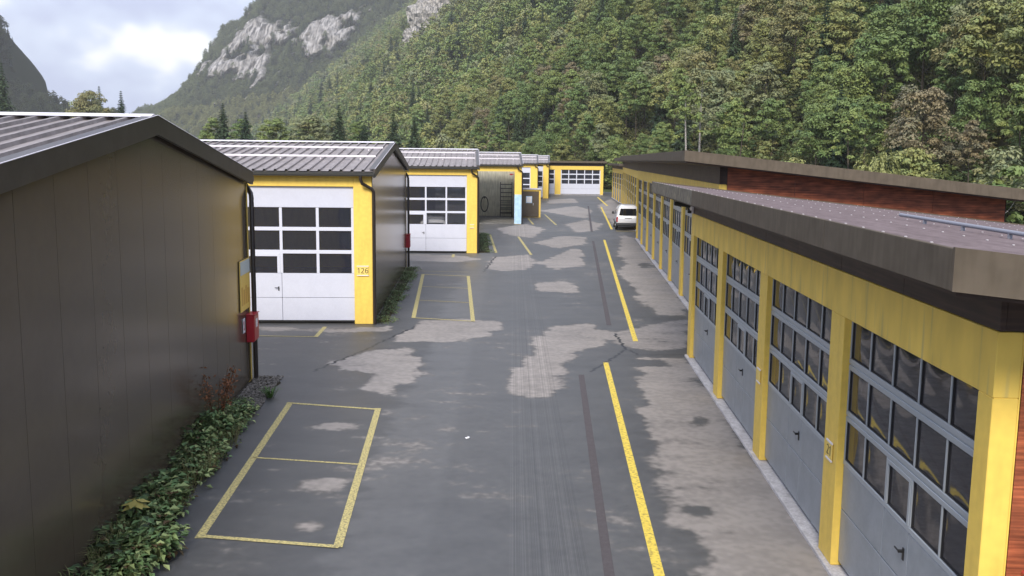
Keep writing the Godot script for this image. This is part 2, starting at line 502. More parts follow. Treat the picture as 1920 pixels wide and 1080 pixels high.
func line_mark(pts: Array, w: float, y: float, mat: Material, called: String, label: String) -> void:
	# painted strips along a list of segments [x0, z0, x1, z1] or [x0, z0, x1, z1, width]
	var b := MB.new()
	var k := 0
	for s in pts:
		var p := Vector3(s[0], 0, s[1]); var q := Vector3(s[2], 0, s[3])
		var ww: float = s[4] if s.size() > 4 else w
		var d := (q - p).normalized()
		var r := Vector3(-d.z, 0, d.x) * ww * 0.5
		var yy := y + 0.004 * (k % 2)
		var h := Vector3(0, yy, 0)
		b.quad(p - r + h, p + r + h, q + r + h, q - r + h)
		if b.n[b.n.size() - 1].y < 0:
			var kk := b.v.size() - 4
			b.v.resize(kk); b.n.resize(kk); b.u.resize(kk); b.c.resize(kk); b.ix.resize(b.ix.size() - 6)
			b.quad(p + r + h, p - r + h, q - r + h, q + r + h)
		k += 1
	tag(obj(called, b, mat), label, "", "", "structure")

func ground() -> void:
	var gi := noise_img(256, 256, 256, 256, 0.22, 4, 77)
	M.grain = two_tone(gi, Color(0.78, 0.78, 0.78), Color(1, 1, 1), 0.25, 0.75)
	# one sheet of ground to the horizon
	var b := MB.new()
	b.quad(Vector3(-2600, -0.012, 60), Vector3(2600, -0.012, 60), Vector3(2600, -0.012, -4600), Vector3(-2600, -0.012, -4600))
	var gm := tri_mat(two_tone(noise_img(256, 256, 256, 256, 0.03, 5, 61), lin(0.045, 0.065, 0.022), lin(0.085, 0.10, 0.038), 0.25, 0.75, gi, 0.2), Vector3(0.12, 0.12, 0.12), 0.95, 0.2)
	gm.uv1_world_triplanar = true
	tag(obj("ground", b, gm), "grassy valley floor around the garage yard", "", "", "structure")
	road_sheet(-18.0, 18.0, 12.0, -66.0, 1152, 2048, 0.0)
	road_sheet(-18.0, 26.0, -66.0, -150.0, 640, 1024, 0.0)
	line_mark([[2.36, -22.83, 1.60, -5.5, 0.13]], 0.12, 0.004, M.paint_fresh, "yellow_line", "long yellow edge line beside the near right garage row")
	line_mark([[5.82, -59.07, 3.47, -25.65, 0.14]], 0.12, 0.004, M.paint_fresh, "yellow_line", "long yellow edge line in front of the second right garage row")
	line_mark([[9.57, -101.5, 7.27, -68.4, 0.16], [7.4, -66.75, 9.0, -66.45, 0.14]], 0.12, 0.004, M.paint_fresh, "yellow_line", "yellow parking line around the parked white van")
	line_mark([[11.6, -128.5, 10.5, -104.05, 0.2]], 0.12, 0.004, M.paint_fresh, "yellow_line", "farthest yellow edge line near the end of the yard")
	line_mark([[-4.53, -18.68, -4.10, -11.75], [-2.67, -18.3, -2.22, -11.5], [-4.6, -18.66, -2.62, -18.22, 0.09], [-4.15, -11.83, -2.2, -11.52, 0.09], [-4.31, -15.12, -2.46, -14.82, 0.06]], 0.12, 0.004, M.paint, "parking_bay", "nearest yellow parking bay of two stalls beside the brown wall")
	line_mark([[-3.89, -40.45, -3.11, -29.14], [-1.89, -39.9, -1.2, -28.57], [-3.93, -40.4, -1.87, -39.86, 0.10], [-3.14, -29.14, -1.17, -28.6, 0.09], [-3.6, -36.5, -1.66, -36.03, 0.06], [-3.36, -32.85, -1.42, -32.36, 0.06]], 0.13, 0.004, M.paint, "parking_bay", "middle yellow parking bay of three stalls by the second left garage")
	line_mark([[-1.5, -62.35, -0.88, -50.17], [0.38, -60.85, 1.0, -49.23]], 0.14, 0.004, M.paint, "parking_bay", "pair of yellow parking lines before the open wash bay")
	line_mark([[2.94, -86.41, 3.38, -72.31], [1.32, -80.3, 1.61, -72.64]], 0.14, 0.004, M.paint, "parking_bay", "pair of yellow parking lines beside the small brown shed")
	line_mark([[-5.56, -27.4, -5.50, -25.78, 0.12], [-8.6, -25.9, -5.45, -25.80, 0.07]], 0.12, 0.004, M.paint, "parking_bay", "short yellow corner mark in front of the door numbered 126")
	line_mark([[-3.1, -49.1, -3.05, -47.6, 0.14], [-5.0, -41.6, -1.95, -41.3, 0.05]], 0.12, 0.004, M.paint, "parking_bay", "short yellow mark in front of the third left garage")
	line_mark([[1.65, -21.46, 0.99, -5.0]], 0.13, 0.005, M.drain, "drain_channel", "near reddish grey drain channel set in the asphalt")
	line_mark([[5.04, -58.2, 2.98, -28.16]], 0.15, 0.005, M.drain, "drain_channel", "second reddish grey drain channel farther up the road")
	line_mark([[8.3, -103.0, 5.6, -66.0]], 0.16, 0.005, M.drain, "drain_channel", "farthest drain channel near the parked white van")
	# a scrap of white litter
	var l := MB.new()
	l.obox(Transform3D(Basis(Vector3.UP, 0.5).rotated(Vector3.RIGHT, 0.15), Vector3(-0.78, 0.012, -16.33)), Vector3(0.07, 0.012, 0.05), 0.004)
	l.obox(Transform3D(Basis(Vector3.UP, 1.1).rotated(Vector3.FORWARD, 0.4), Vector3(-0.755, 0.022, -16.35)), Vector3(0.05, 0.006, 0.04), 0.002)
	tag(obj("paper_scrap", l, M.white), "small white scrap of litter lying in the middle of the road", "litter")

# ---------------------------------------------------------------- doors
func pane_mesh(w: float, h: float, bulge: float) -> ArrayMesh:
	var b := MB.new()
	var N := 8
	if absf(bulge) < 1e-5:
		b.box(Vector3(-w / 2, -h / 2, -0.004), Vector3(w / 2, h / 2, 0.004))
		return b.mesh()
	for j in N + 1:
		for i in N + 1:
			var p := 2.0 * i / N - 1.0; var q := 2.0 * j / N - 1.0
			var z := bulge * (1 - p * p) * (1 - q * q)
			var gx := bulge * -2 * p * (1 - q * q) / (w / 2); var gy := bulge * (1 - p * p) * -2 * q / (h / 2)
			b.vert(Vector3(p * w / 2, q * h / 2, z), Vector3(-gx, -gy, 1).normalized(), Vector2(i, j) / N)
	for j in N:
		for i in N:
			var k := j * (N + 1) + i
			b.ix.append_array([k, k + N + 2, k + 1, k, k + N + 1, k + N + 2])
	return b.mesh()

# A sectional garage door. Local axes: x along the door (0..w), y up, z outwards (0 = outer face).
# rows: list of [y0, y1] glazed rows; seams: heights of the joints in the blank lower part
func garage_door(parent: Node3D, t: Transform3D, w: float, h: float, cols: int, rows: Array, seams: Array, wick: int, style: Dictionary) -> void:
	var mull: float = style.mull
	var fr: Material = style.frame
	var pn: Material = style.panel
	var f := MB.new()
	var bottom: float = rows[0][0]
	for r in rows: bottom = minf(bottom, r[0])
	var top: float = rows[0][1]
	for r in rows: top = maxf(top, r[1])
	var pitch := w / cols
	# stiles and rails
	var ys := []
	var sorted := rows.duplicate()
	sorted.sort_custom(func(a, b): return a[0] < b[0])
	for k in sorted.size():
		var y0: float = sorted[k][0]; var y1: float = sorted[k][1]
		for i in cols + 1:
			var x := clampf(i * pitch, mull * 0.5, w - mull * 0.5)
			f.box(Vector3(x - mull * 0.5, y0, -0.045), Vector3(x + mull * 0.5, y1, 0.0), 0.004)
		if k > 0:
			var ya: float = sorted[k - 1][1]
			if style.split:
				var mid := (ya + y0) * 0.5
				f.box(Vector3(0, ya, -0.045), Vector3(w, mid - 0.006, 0.003), 0.006)
				f.box(Vector3(0, mid + 0.006, -0.045), Vector3(w, y0, 0.003), 0.006)
				f.box(Vector3(0.005, mid - 0.007, -0.045), Vector3(w - 0.005, mid + 0.007, -0.012))
			else:
				f.box(Vector3(0, ya, -0.045), Vector3(w, y0, 0.0), 0.004)
	if style.split:
		f.box(Vector3(0, bottom - 0.06, -0.045), Vector3(w, bottom, 0.003), 0.006)
		f.box(Vector3(0, top, -0.045), Vector3(w, h, 0.003), 0.006)
	var door := obj("door", f, fr, parent)
	door.transform = t
	# blank panels
	var cuts := [0.06]
	cuts.append_array(seams)
	cuts.append(bottom - (0.06 if style.split else 0.0))
	var gaps := [0.0, w]
	if wick >= 0 and not style.far: gaps = [0.0, wick * pitch, (wick + 1) * pitch, w]
	for k in cuts.size() - 1:
		for q in gaps.size() - 1:
			var p := MB.new()
			p.box(Vector3(gaps[q] + 0.005, cuts[k] + 0.006, -0.045), Vector3(gaps[q + 1] - 0.005, cuts[k + 1] - 0.005, -0.004), 0.006)
			obj("door_panel", p, pn, door)
	if h - top > 0.25:
		var p := MB.new()
		p.box(Vector3(0.0, top + 0.005, -0.045), Vector3(w, h - 0.005, -0.001), 0.008)
		obj("door_panel", p, pn, door)
	var backing := MB.new()
	backing.box(Vector3(0.01, 0.01, -0.07), Vector3(w - 0.01, bottom - 0.03, -0.048))
	if h - top > 0.25: backing.box(Vector3(0.01, top + 0.03, -0.07), Vector3(w - 0.01, h - 0.01, -0.048))
	obj("seal", backing, M.gasket, door)
	# panes with black rubber round each
	var gask := MB.new()
	var meshes := {}
	for k in rows.size():
		for i in cols:
			var x0 := i * pitch + mull * 0.5; var x1 := (i + 1) * pitch - mull * 0.5
			if i == 0: x0 = mull
			if i == cols - 1: x1 = w - mull
			var y0: float = rows[k][0]; var y1: float = rows[k][1]
			if i == wick and k == rows.size() - 1:
				# the wicket pane is smaller, in a frame of its own
				var e: float = style.wick_edge
				if not style.far:
					var wf := MB.new()
					wf.box(Vector3(x0, y0, -0.04), Vector3(x0 + e, y1 - e, 0.008), 0.005)
					wf.box(Vector3(x1 - e, y0, -0.04), Vector3(x1, y1 - e, 0.008), 0.005)
					wf.box(Vector3(x0, y1 - e, -0.04), Vector3(x1, y1, 0.010), 0.005)
					obj("wicket_frame", wf, fr, door)
				x0 += e; x1 -= e; y1 -= e
			var gk: float = style.gasket
			gask.box(Vector3(x0, y0, -0.035), Vector3(x0 + gk, y1, -0.012))
			gask.box(Vector3(x1 - gk, y0, -0.035), Vector3(x1, y1, -0.012))
			gask.box(Vector3(x0 + gk, y0, -0.035), Vector3(x1 - gk, y0 + gk, -0.012))
			gask.box(Vector3(x0 + gk, y1 - gk, -0.035), Vector3(x1 - gk, y1, -0.012))
			var key := "%.3f %.3f %d" % [x1 - x0, y1 - y0, (i * 3 + k * 2) % 3]
			if not meshes.has(key):
				meshes[key] = pane_mesh(x1 - x0 - gk, y1 - y0 - gk, style.bulge * [1.0, -0.8, 0.6][(i * 3 + k * 2) % 3])
			var po := inst("pane", meshes[key], style.get("glass", M.glass), door)
			po.position = Vector3((x0 + x1) * 0.5, (y0 + y1) * 0.5, -0.026)
	obj("gasket", gask, M.gasket, door)
	# lever handle of the wicket door
	if wick >= 0 and not style.far:
		var hd := MB.new()
		var hx := (wick + 1) * pitch - (0.10 if style.hinge > 0 else pitch - 0.10)
		hd.box(Vector3(hx - 0.018, 0.97, -0.004), Vector3(hx + 0.018, 1.10, 0.008), 0.003)
		hd.box(Vector3(hx - 0.012, 1.05, 0.008), Vector3(hx + 0.012, 1.08, 0.055), 0.003)
		hd.box(Vector3(hx - 0.115, 1.055, 0.040), Vector3(hx + 0.012, 1.075, 0.055), 0.005)
		obj("handle", hd, M.black, door)

# ---------------------------------------------------------------- gabled garage rows on the left
# Local axes: origin at the front right corner on the ground, x to the right (row reaches to -W), z outwards (row reaches back to -D).
func roof_top(z: float, D: float, eave: float, ridge: float) -> float:
	return lerpf(ridge, eave, absf(z + D * 0.5) / (D * 0.5))

func trapezoid_sheet(x0: float, x1: float, za: float, ya: float, zb: float, yb: float) -> MB:
	# ribs run from the eave (za, ya) to the ridge (zb, yb)
	var b := MB.new()
	var prof: Array[Vector2] = []
	var x := x0
	while x < x1 - 0.30:
		prof.append(Vector2(x, 0)); prof.append(Vector2(x + 0.20, 0)); prof.append(Vector2(x + 0.215, 0.05)); prof.append(Vector2(x + 0.27, 0.05)); prof.append(Vector2(x + 0.285, 0))
		x += 0.32
	prof.append(Vector2(x1, 0))
	for i in prof.size() - 1:
		var p := prof[i]; var q := prof[i + 1]
		if zb < za: b.quad(Vector3(p.x, ya + p.y, za), Vector3(q.x, ya + q.y, za), Vector3(q.x, yb + q.y, zb), Vector3(p.x, yb + p.y, zb))
		else: b.quad(Vector3(q.x, ya + q.y, za), Vector3(p.x, ya + p.y, za), Vector3(p.x, yb + p.y, zb), Vector3(q.x, yb + q.y, zb))
	return b

func gable_garage(d: Dictionary) -> Node3D:
	var W: float = d.W; var D: float = d.D
	var eave := 4.63; var ridge := 5.53
	var root := thing("garage_row", d.label, "garage", d.pos, d.yaw)
	var DH := 4.15
	# front wall: posts and lintel round the openings (list of [right edge, width])
	var fw := MB.new()
	var x := 0.0
	var opens: Array = d.doors
	var tall: float = d.get("open_h", DH)
	for o in opens:
		fw.box(Vector3(o[0], 0.0, -0.30), Vector3(x, 4.46, 0.0), 0.01)
		x = o[0] - o[1]
		fw.box(Vector3(x, o[2], -0.30), Vector3(o[0], 4.46, -0.001))
	fw.box(Vector3(-W, 0.0, -0.30), Vector3(x, 4.46, 0.0), 0.01)
	obj("front_wall", fw, M.yellow, root)
	var bw := MB.new()
	bw.box(Vector3(-W, 0.0, -D), Vector3(0.0, 4.46, -D + 0.25))
	obj("rear_wall", bw, M.yellow, root)
	# gable ends
	var lw := MB.new()
	var shape := PackedVector2Array([Vector2(-0.30, 0), Vector2(-0.30, 4.46), Vector2(-D * 0.5, ridge - 0.16), Vector2(-D + 0.25, 4.46), Vector2(-D + 0.25, 0)])
	lw.prism(shape, -W, -W + 0.2)
	lw.prism(shape, -0.20, -0.035)
	obj("gable_core", lw, M.dark_core, root)
	var n := int(D / d.get("panel", 1.0))
	var step := (D - 0.04) / n
	for k in n:
		var za := -0.02 - k * step - 0.004; var zb := -0.02 - (k + 1) * step + 0.004
		var pm := MB.new()
		var pts := PackedVector2Array([Vector2(za, 0.02), Vector2(zb, 0.02), Vector2(zb, roof_top(zb, D, eave, ridge) - 0.13)])
		if zb < -D * 0.5 and za > -D * 0.5: pts.append(Vector2(-D * 0.5, ridge - 0.13))
		pts.append(Vector2(za, roof_top(za, D, eave, ridge) - 0.13))
		pm.prism(pts, -0.036, 0.0)
		obj("wall_panel", pm, M.brown_wall, root)
	var ct := MB.new()
	ct.box(Vector3(0.001, 0.02, -0.06), Vector3(0.014, 4.42, 0.012), 0.003)
	ct.box(Vector3(0.001, 0.02, -D - 0.012), Vector3(0.014, 4.42, -D + 0.06), 0.003)
	obj("corner_trim", ct, M.yellow if d.get("pale_trim", false) else M.brown_trim, root)
	var fl := MB.new()
	fl.box(Vector3(-W + 0.2, -0.05, -D + 0.25), Vector3(-0.2, 0.03, -0.30))
	obj("floor", fl, M.floor, root)
	# roof: deck, ribbed sheets, ridge cap, verge trims
	var ov := 0.16
	var sl := (ridge - eave) / (D * 0.5)
	var ef := eave - sl * ov
	var dk := MB.new()
	for s in [[ov, -D * 0.5], [-D * 0.5, -D - ov]]:
		var yA := ef if s[0] > 0 else ridge
		var yB := ridge if s[0] > 0 else ef
		if s[0] < 0 and d.has("skylight"):
			var q: Array = d.skylight   # x range and z range left open and glazed
			var yc := func(zc): return roof_top(zc, D, eave, ridge)
			for part in [[-W, q[0], s[0], s[1]], [q[1], 0.04, s[0], s[1]], [q[0], q[1], s[0], q[2]], [q[0], q[1], q[3], s[1]]]:
				var ya: float = yc.call(part[2]); var yb: float = yc.call(part[3])
				dk.prism(PackedVector2Array([Vector2(part[2], ya - 0.10), Vector2(part[2], ya - 0.005), Vector2(part[3], yb - 0.005), Vector2(part[3], yb - 0.10)]), part[0], part[1])
			var sg := MB.new()
			sg.prism(PackedVector2Array([Vector2(q[2], yc.call(q[2]) + 0.02), Vector2(q[2], yc.call(q[2]) + 0.03), Vector2(q[3], yc.call(q[3]) + 0.03), Vector2(q[3], yc.call(q[3]) + 0.02)]), q[0] - 0.02, q[1] + 0.02)
			obj("skylight", sg, M.skylight, root)
		else:
			dk.prism(PackedVector2Array([Vector2(s[0], yA - 0.10), Vector2(s[0], yA - 0.005), Vector2(s[1], yB - 0.005), Vector2(s[1], yB - 0.10)]), -W, 0.04)
	obj("roof_deck", dk, M.brown_trim, root)
	obj("roof_sheet", trapezoid_sheet(-W, 0.06, ov + 0.05, ef - sl * 0.05, -D * 0.5, ridge), M.roof, root)
	if d.has("skylight"):
		var q: Array = d.skylight
		obj("roof_sheet", trapezoid_sheet(-W, q[0], -D - ov - 0.05, ef - sl * 0.05, -D * 0.5, ridge), M.roof, root)
		obj("roof_sheet", trapezoid_sheet(q[1], 0.06, -D - ov - 0.05, ef - sl * 0.05, -D * 0.5, ridge), M.roof, root)
		obj("roof_sheet", trapezoid_sheet(q[0], q[1], -D - ov - 0.05, ef - sl * 0.05, q[3], roof_top(q[3], D, eave, ridge)), M.roof, root)
	else:
		obj("roof_sheet", trapezoid_sheet(-W, 0.06, -D - ov - 0.05, ef - sl * 0.05, -D * 0.5, ridge), M.roof, root)
	var rc := MB.new()
	rc.prism(PackedVector2Array([Vector2(-D * 0.5 + 0.22, ridge + 0.062 - sl * 0.22), Vector2(-D * 0.5, ridge + 0.085), Vector2(-D * 0.5 - 0.22, ridge + 0.062 - sl * 0.22), Vector2(-D * 0.5, ridge + 0.066)]), -W, 0.07)
	obj("ridge_cap", rc, M.guard, root)
	for s in [[ov, -D * 0.5], [-D * 0.5, -D - ov]]:
		var vt := MB.new()
		var yA := ef if s[0] > 0 else ridge
		var yB := ridge if s[0] > 0 else ef
		var th: float = d.get("verge", 0.24)
		vt.prism(PackedVector2Array([Vector2(s[0], yA + 0.05 - th), Vector2(s[0], yA + 0.05), Vector2(s[1], yB + 0.05), Vector2(s[1], yB + 0.05 - th)]), 0.062, 0.12)
		vt.prism(PackedVector2Array([Vector2(s[0], yA + 0.052), Vector2(s[0], yA + 0.066), Vector2(s[1], yB + 0.066), Vector2(s[1], yB + 0.052)]), -0.06, 0.125)
		obj("verge_trim", vt, M.brown_trim, root)
		var hl := MB.new()
		hl.tube([Vector3(0.118, yA + 0.066, s[0]), Vector3(0.118, yB + 0.066, s[1])], 0.009, 5)
		obj("verge_edge", hl, M.guard, root)
	# snow guard rails on the front slope
	for q in d.get("guards", [0.35, 0.68]):
		var z := lerpf(ov, -D * 0.5, q)
		var y := lerpf(ef, ridge, q) + 0.12
		var sg := MB.new()
		var xr: float = d.get("guard_right", -0.12)
		sg.box(Vector3(-W + 0.1, y - 0.03, z - 0.02), Vector3(xr, y + 0.03, z + 0.02), 0.008)
		var gx := xr - 0.5
		while gx > -W + 0.2:
			sg.box(Vector3(gx - 0.02, y - 0.12, z - 0.03), Vector3(gx + 0.02, y + 0.028, z - 0.022))
			gx -= 1.28
		obj("snow_guard", sg, M.guard, root)
	# gutters with round profile, front and rear
	for s in [1.0, -1.0]:
		var zz := ov + 0.10 if s > 0 else -D - ov - 0.10
		var gt := MB.new()
		var prev := []
		for k in 7:
			var an := PI + PI * k / 6.0
			prev.append(Vector2(zz + cos(an) * 0.075, ef - 0.055 + sin(an) * 0.10))
		for k in 6:
			var a: Vector2 = prev[k]; var b2: Vector2 = prev[k + 1]
			gt.quad(Vector3(0.1, a.y, a.x), Vector3(-W, a.y, a.x), Vector3(-W, b2.y, b2.x), Vector3(0.1, b2.y, b2.x))
		gt.box(Vector3(0.1, ef - 0.16, zz - 0.075), Vector3(0.106, ef - 0.052, zz + 0.075))
		gt.box(Vector3(-W, ef - 0.055, zz + 0.066), Vector3(0.1, ef - 0.04, zz + 0.085))
		gt.box(Vector3(-W, ef - 0.055, zz - 0.085), Vector3(0.1, ef - 0.04, zz - 0.066))
		obj("gutter", gt, M.gutter, root)
		var dp := MB.new()
		if s > 0:
			dp.tube([Vector3(-0.30, ef - 0.14, zz), Vector3(-0.30, ef - 0.24, zz), Vector3(-0.26, ef - 0.36, zz - 0.03), Vector3(-0.10, ef - 0.46, 0.12), Vector3(0.0, ef - 0.52, 0.08), Vector3(0.055, ef - 0.60, 0.05), Vector3(0.06, ef - 0.75, 0.045), Vector3(0.06, 0.02, 0.045)], 0.05, 8)
		else:
			dp.tube([Vector3(-0.12, ef - 0.14, zz), Vector3(-0.02, ef - 0.30, zz + 0.05), Vector3(0.06, ef - 0.42, -D - 0.16), Vector3(0.085, ef - 0.52, -D - 0.08), Vector3(0.09, ef - 0.62, -D - 0.05), Vector3(0.09, 0.02, -D - 0.05)], 0.055, 8)
		obj("downpipe", dp, M.pipe, root)
	# doors
	for o in opens:
		if o.size() > 3: continue
		var cols := int(roundf(o[1] / 1.09))
		garage_door(root, Transform3D(Basis(), Vector3(o[0] - o[1], 0.03, -0.09)), o[1], DH - 0.03, cols, [[2.90, 3.48], [2.21, 2.79], [1.51, 2.10]], [0.76], 1 if cols > 2 else -1,
			{"mull": 0.085, "frame": M.white_frame, "panel": M.white_door, "split": false, "far": d.get("far", false), "wick_edge": 0.085, "gasket": 0.022, "bulge": 0.0 if d.get("far", false) else 0.006, "hinge": 1})
	return root

# ---------------------------------------------------------------- flat-roofed rows on the right
# Local axes: origin at the near front corner on the ground, -z along the front, +x into the building; the front looks to -x.
func shed_garage(d: Dictionary) -> Node3D:
	var L: float = d.bays * d.pitch + d.get("last", 0.3)
	var T: float = d.depth
	var dt: float = d.door_top; var yt: float = d.door_top + 0.53; var up: float = d.door_top + d.get("band", 1.0)
	var root := thing("garage_row", d.label, "garage", d.pos, d.yaw)
	var rec := 0.085
	var ov: float = d.over
	var fall := 0.105
	# front: a lintel and a post between the doors, each its own part
	var li := MB.new()
	li.box(Vector3(0.0, dt, -L), Vector3(0.20, yt, 0.0), 0.006)
	obj("lintel", li, d.get("lintel", M.yellow_weathered), root)
	var dw: float = d.pitch * 0.87
	var posts := []
	var z := 0.0
	for k in d.bays:
		var zr: float = -(k * d.pitch) - d.get("first", 0.42)
		posts.append([z, zr])
		z = zr - dw
	posts.append([z, -L])
	for p in posts:
		var pb := MB.new()
		pb.box(Vector3(0.0, 0.06, p[1]), Vector3(0.20, dt - 0.001, p[0]), 0.006)
		obj("post", pb, M.yellow, root)
	var pl := MB.new()
	pl.box(Vector3(-0.06, -0.05, -L), Vector3(0.22, 0.055, 0.0), 0.012)
	obj("plinth", pl, M.concrete, root)
	# brown boards above the lintel
	var zb := 0.0
	var bl := 2.05
	while zb > -L + 0.1:
		var ze := maxf(zb - bl, -L)
		var bd := MB.new()
		bd.box(Vector3(0.012, yt + 0.004, ze + 0.004), Vector3(0.06, up - 0.02, zb - 0.004), 0.003)
		obj("board", bd, M.band, root)
		zb -= bl
	# yellow return at the near corner and red wood-grained end panels
	var rt := MB.new()
	rt.box(Vector3(0.201, 0.06, -0.20), Vector3(0.215, yt - 0.02, -0.004), 0.003)
	obj("corner_return", rt, M.yellow, root)
	var br := MB.new()
	br.box(Vector3(0.062, yt + 0.004, -0.16), Vector3(0.219, up - 0.03, -0.014), 0.003)
	obj("board", br, M.band, root)
	var core := MB.new()
	core.prism(PackedVector2Array([Vector2(-0.05, 0.0), Vector2(-0.05, up - 0.12 - fall * T), Vector2(-L + 0.05, up - 0.12 - fall * T), Vector2(-L + 0.05, 0.0)]), T - 0.06, T)
	obj("rear_wall", core, M.band, root)
	var cb := MB.new()
	for e in [[-0.12, -0.05], [-L + 0.05, -L + 0.12]]:
		for k in 2:
			pass
		var a := Vector3(0.22, 0, 0)
		# a slab that follows the fall of the roof
		var x0 := 0.22; var x1 := T - 0.06
		var y0 := up - 0.06 - fall * x0; var y1 := up - 0.06 - fall * x1
		var P := [Vector3(x0, 0, e[1]), Vector3(x1, 0, e[1]), Vector3(x1, y1, e[1]), Vector3(x0, y0, e[1])]
		var Q := [Vector3(x0, 0, e[0]), Vector3(x1, 0, e[0]), Vector3(x1, y1, e[0]), Vector3(x0, y0, e[0])]
		cb.quad(P[0], P[1], P[2], P[3]); cb.quad(Q[1], Q[0], Q[3], Q[2])
		cb.quad(Q[3], P[3], P[2], Q[2])
	obj("end_core", cb, M.dark_core, root)
	var px: Array = d.panels
	for k in px.size() - 1:
		var x0: float = px[k] + 0.005; var x1: float = px[k + 1] - 0.005
		var y0 := up - 0.05 - fall * x0; var y1 := up - 0.05 - fall * x1
		var pb := MB.new()
		var zf := -0.012; var zk := -0.048
		pb.quad(Vector3(x0, 0.08, zf), Vector3(x1, 0.08, zf), Vector3(x1, y1, zf), Vector3(x0, y0, zf))
		pb.quad(Vector3(x1, 0.08, zk), Vector3(x0, 0.08, zk), Vector3(x0, y0, zk), Vector3(x1, y1, zk))
		pb.quad(Vector3(x1, 0.08, zf), Vector3(x1, 0.08, zk), Vector3(x1, y1, zk), Vector3(x1, y1, zf))
		pb.quad(Vector3(x0, 0.08, zk), Vector3(x0, 0.08, zf), Vector3(x0, y0, zf), Vector3(x0, y0, zk))
		obj("end_panel", pb, M.red_wood, root)
	var fl := MB.new()
	fl.box(Vector3(0.22, -0.05, -L + 0.1), Vector3(T - 0.06, 0.04, -0.1))
	obj("floor", fl, M.floor, root)
	# roof slab falling to the rear, sheet with low ribs, fascia boards
	var za: float = d.end_near; var ze: float = -L - d.end_far
	var tx := T + 0.7
	var ytop: float = up + 0.30
	var H := func(x: float) -> float: return ytop - fall * (x + ov)
	var sb := MB.new()
	var A := [Vector3(-ov + 0.03, H.call(-ov) - 0.30, 0), Vector3(tx, H.call(tx) - 0.30, 0), Vector3(tx, H.call(tx) - 0.03, 0), Vector3(-ov + 0.03, H.call(-ov + 0.03) - 0.03, 0)]
	var zn := Vector3(0, 0, za - 0.03); var zz := Vector3(0, 0, ze + 0.03)
	sb.quad(A[0] + zn, A[1] + zn, A[2] + zn, A[3] + zn)
	sb.quad(A[1] + zz, A[0] + zz, A[3] + zz, A[2] + zz)
	for k in 4:
		var p: Vector3 = A[k]; var q: Vector3 = A[(k + 1) % 4]
		sb.quad(p + zz, q + zz, q + zn, p + zn)
	obj("roof_slab", sb, M.band, root)
	var sh := MB.new()
	var zs := za
	while zs > ze + 0.01:
		var w := minf(0.25, zs - ze)
		var pr := [[0.0, 0.0], [0.16, 0.0], [0.175, 0.007], [0.235, 0.007], [0.25, 0.0]]
		for k in 4:
			var a0: float = zs - pr[k][0] / 0.25 * w; var a1: float = zs - pr[k + 1][0] / 0.25 * w
			var h0: float = pr[k][1]; var h1: float = pr[k + 1][1]
			sh.quad(Vector3(-ov + 0.004, H.call(-ov) - 0.012 + h0, a0), Vector3(tx, H.call(tx) - 0.012 + h0, a0), Vector3(tx, H.call(tx) - 0.012 + h1, a1), Vector3(-ov + 0.004, H.call(-ov) - 0.012 + h1, a1))
		zs -= 0.25
	obj("roof_sheet", sh, M.roof_flat, root)
	# fascia along the front, in lengths, and along both ends
	var fz := za
	var kk := 0
	while fz > ze + 0.05:
		var fe := maxf(fz - d.get("fascia_len", 3.0), ze)
		var fb := MB.new()
		fb.box(Vector3(-ov - 0.02, H.call(-ov) - 0.265, fe + 0.003), Vector3(-ov + 0.015, H.call(-ov) + 0.012, fz - 0.002), 0.004)
		var stained: bool = d.get("stain_from", 99) <= kk
		obj("fascia", fb, M.fascia_stained if stained else M.fascia, root)
		fz -= d.get("fascia_len", 3.0)
		kk += 1
	for e in [za, ze]:
		var fb := MB.new()
		var z0: float = e; var z1: float = e + (0.03 if e == za else -0.03)
		var zf := maxf(z0, z1); var zk := minf(z0, z1)
		var P := [Vector3(-ov - 0.02, H.call(-ov) - 0.265, 0), Vector3(tx + 0.02, H.call(tx) - 0.265, 0), Vector3(tx + 0.02, H.call(tx) + 0.022, 0), Vector3(-ov - 0.02, H.call(-ov) + 0.022, 0)]
		var F := Vector3(0, 0, zf); var K := Vector3(0, 0, zk)
		fb.quad(P[0] + F, P[1] + F, P[2] + F, P[3] + F)
		fb.quad(P[1] + K, P[0] + K, P[3] + K, P[2] + K)
		for k in 4: fb.quad(P[k] + K, P[(k + 1) % 4] + K, P[(k + 1) % 4] + F, P[k] + F)
		obj("fascia", fb, M.fascia, root)
	# screw heads in the sheet
	if d.get("screws", false):
		var hm := MB.new()
		hm.box(Vector3(-0.010, -0.008, -0.010), Vector3(0.010, 0.004, 0.010), 0.003)
		var mm := MultiMesh.new()
		mm.transform_format = MultiMesh.TRANSFORM_3D
		mm.mesh = hm.mesh()
		var tf: Array[Transform3D] = []
		var xs := -ov + 0.12
		while xs < tx:
			var q := za - 0.205
			while q > ze + 0.1:
				tf.append(Transform3D(Basis(), Vector3(xs, H.call(xs) + 0.006, q)))
				q -= 0.5
			xs += 1.3
		mm.instance_count = tf.size()
		for k in tf.size(): mm.set_instance_transform(k, tf[k])
		var so := MultiMeshInstance3D.new()
		so.name = "roof_screws"
		so.multimesh = mm
		so.material_override = M.screw
		so.set_meta("kind", "stuff")
		root.add_child(so, true)
	# doors
	var s: float = d.door_top / 3.17
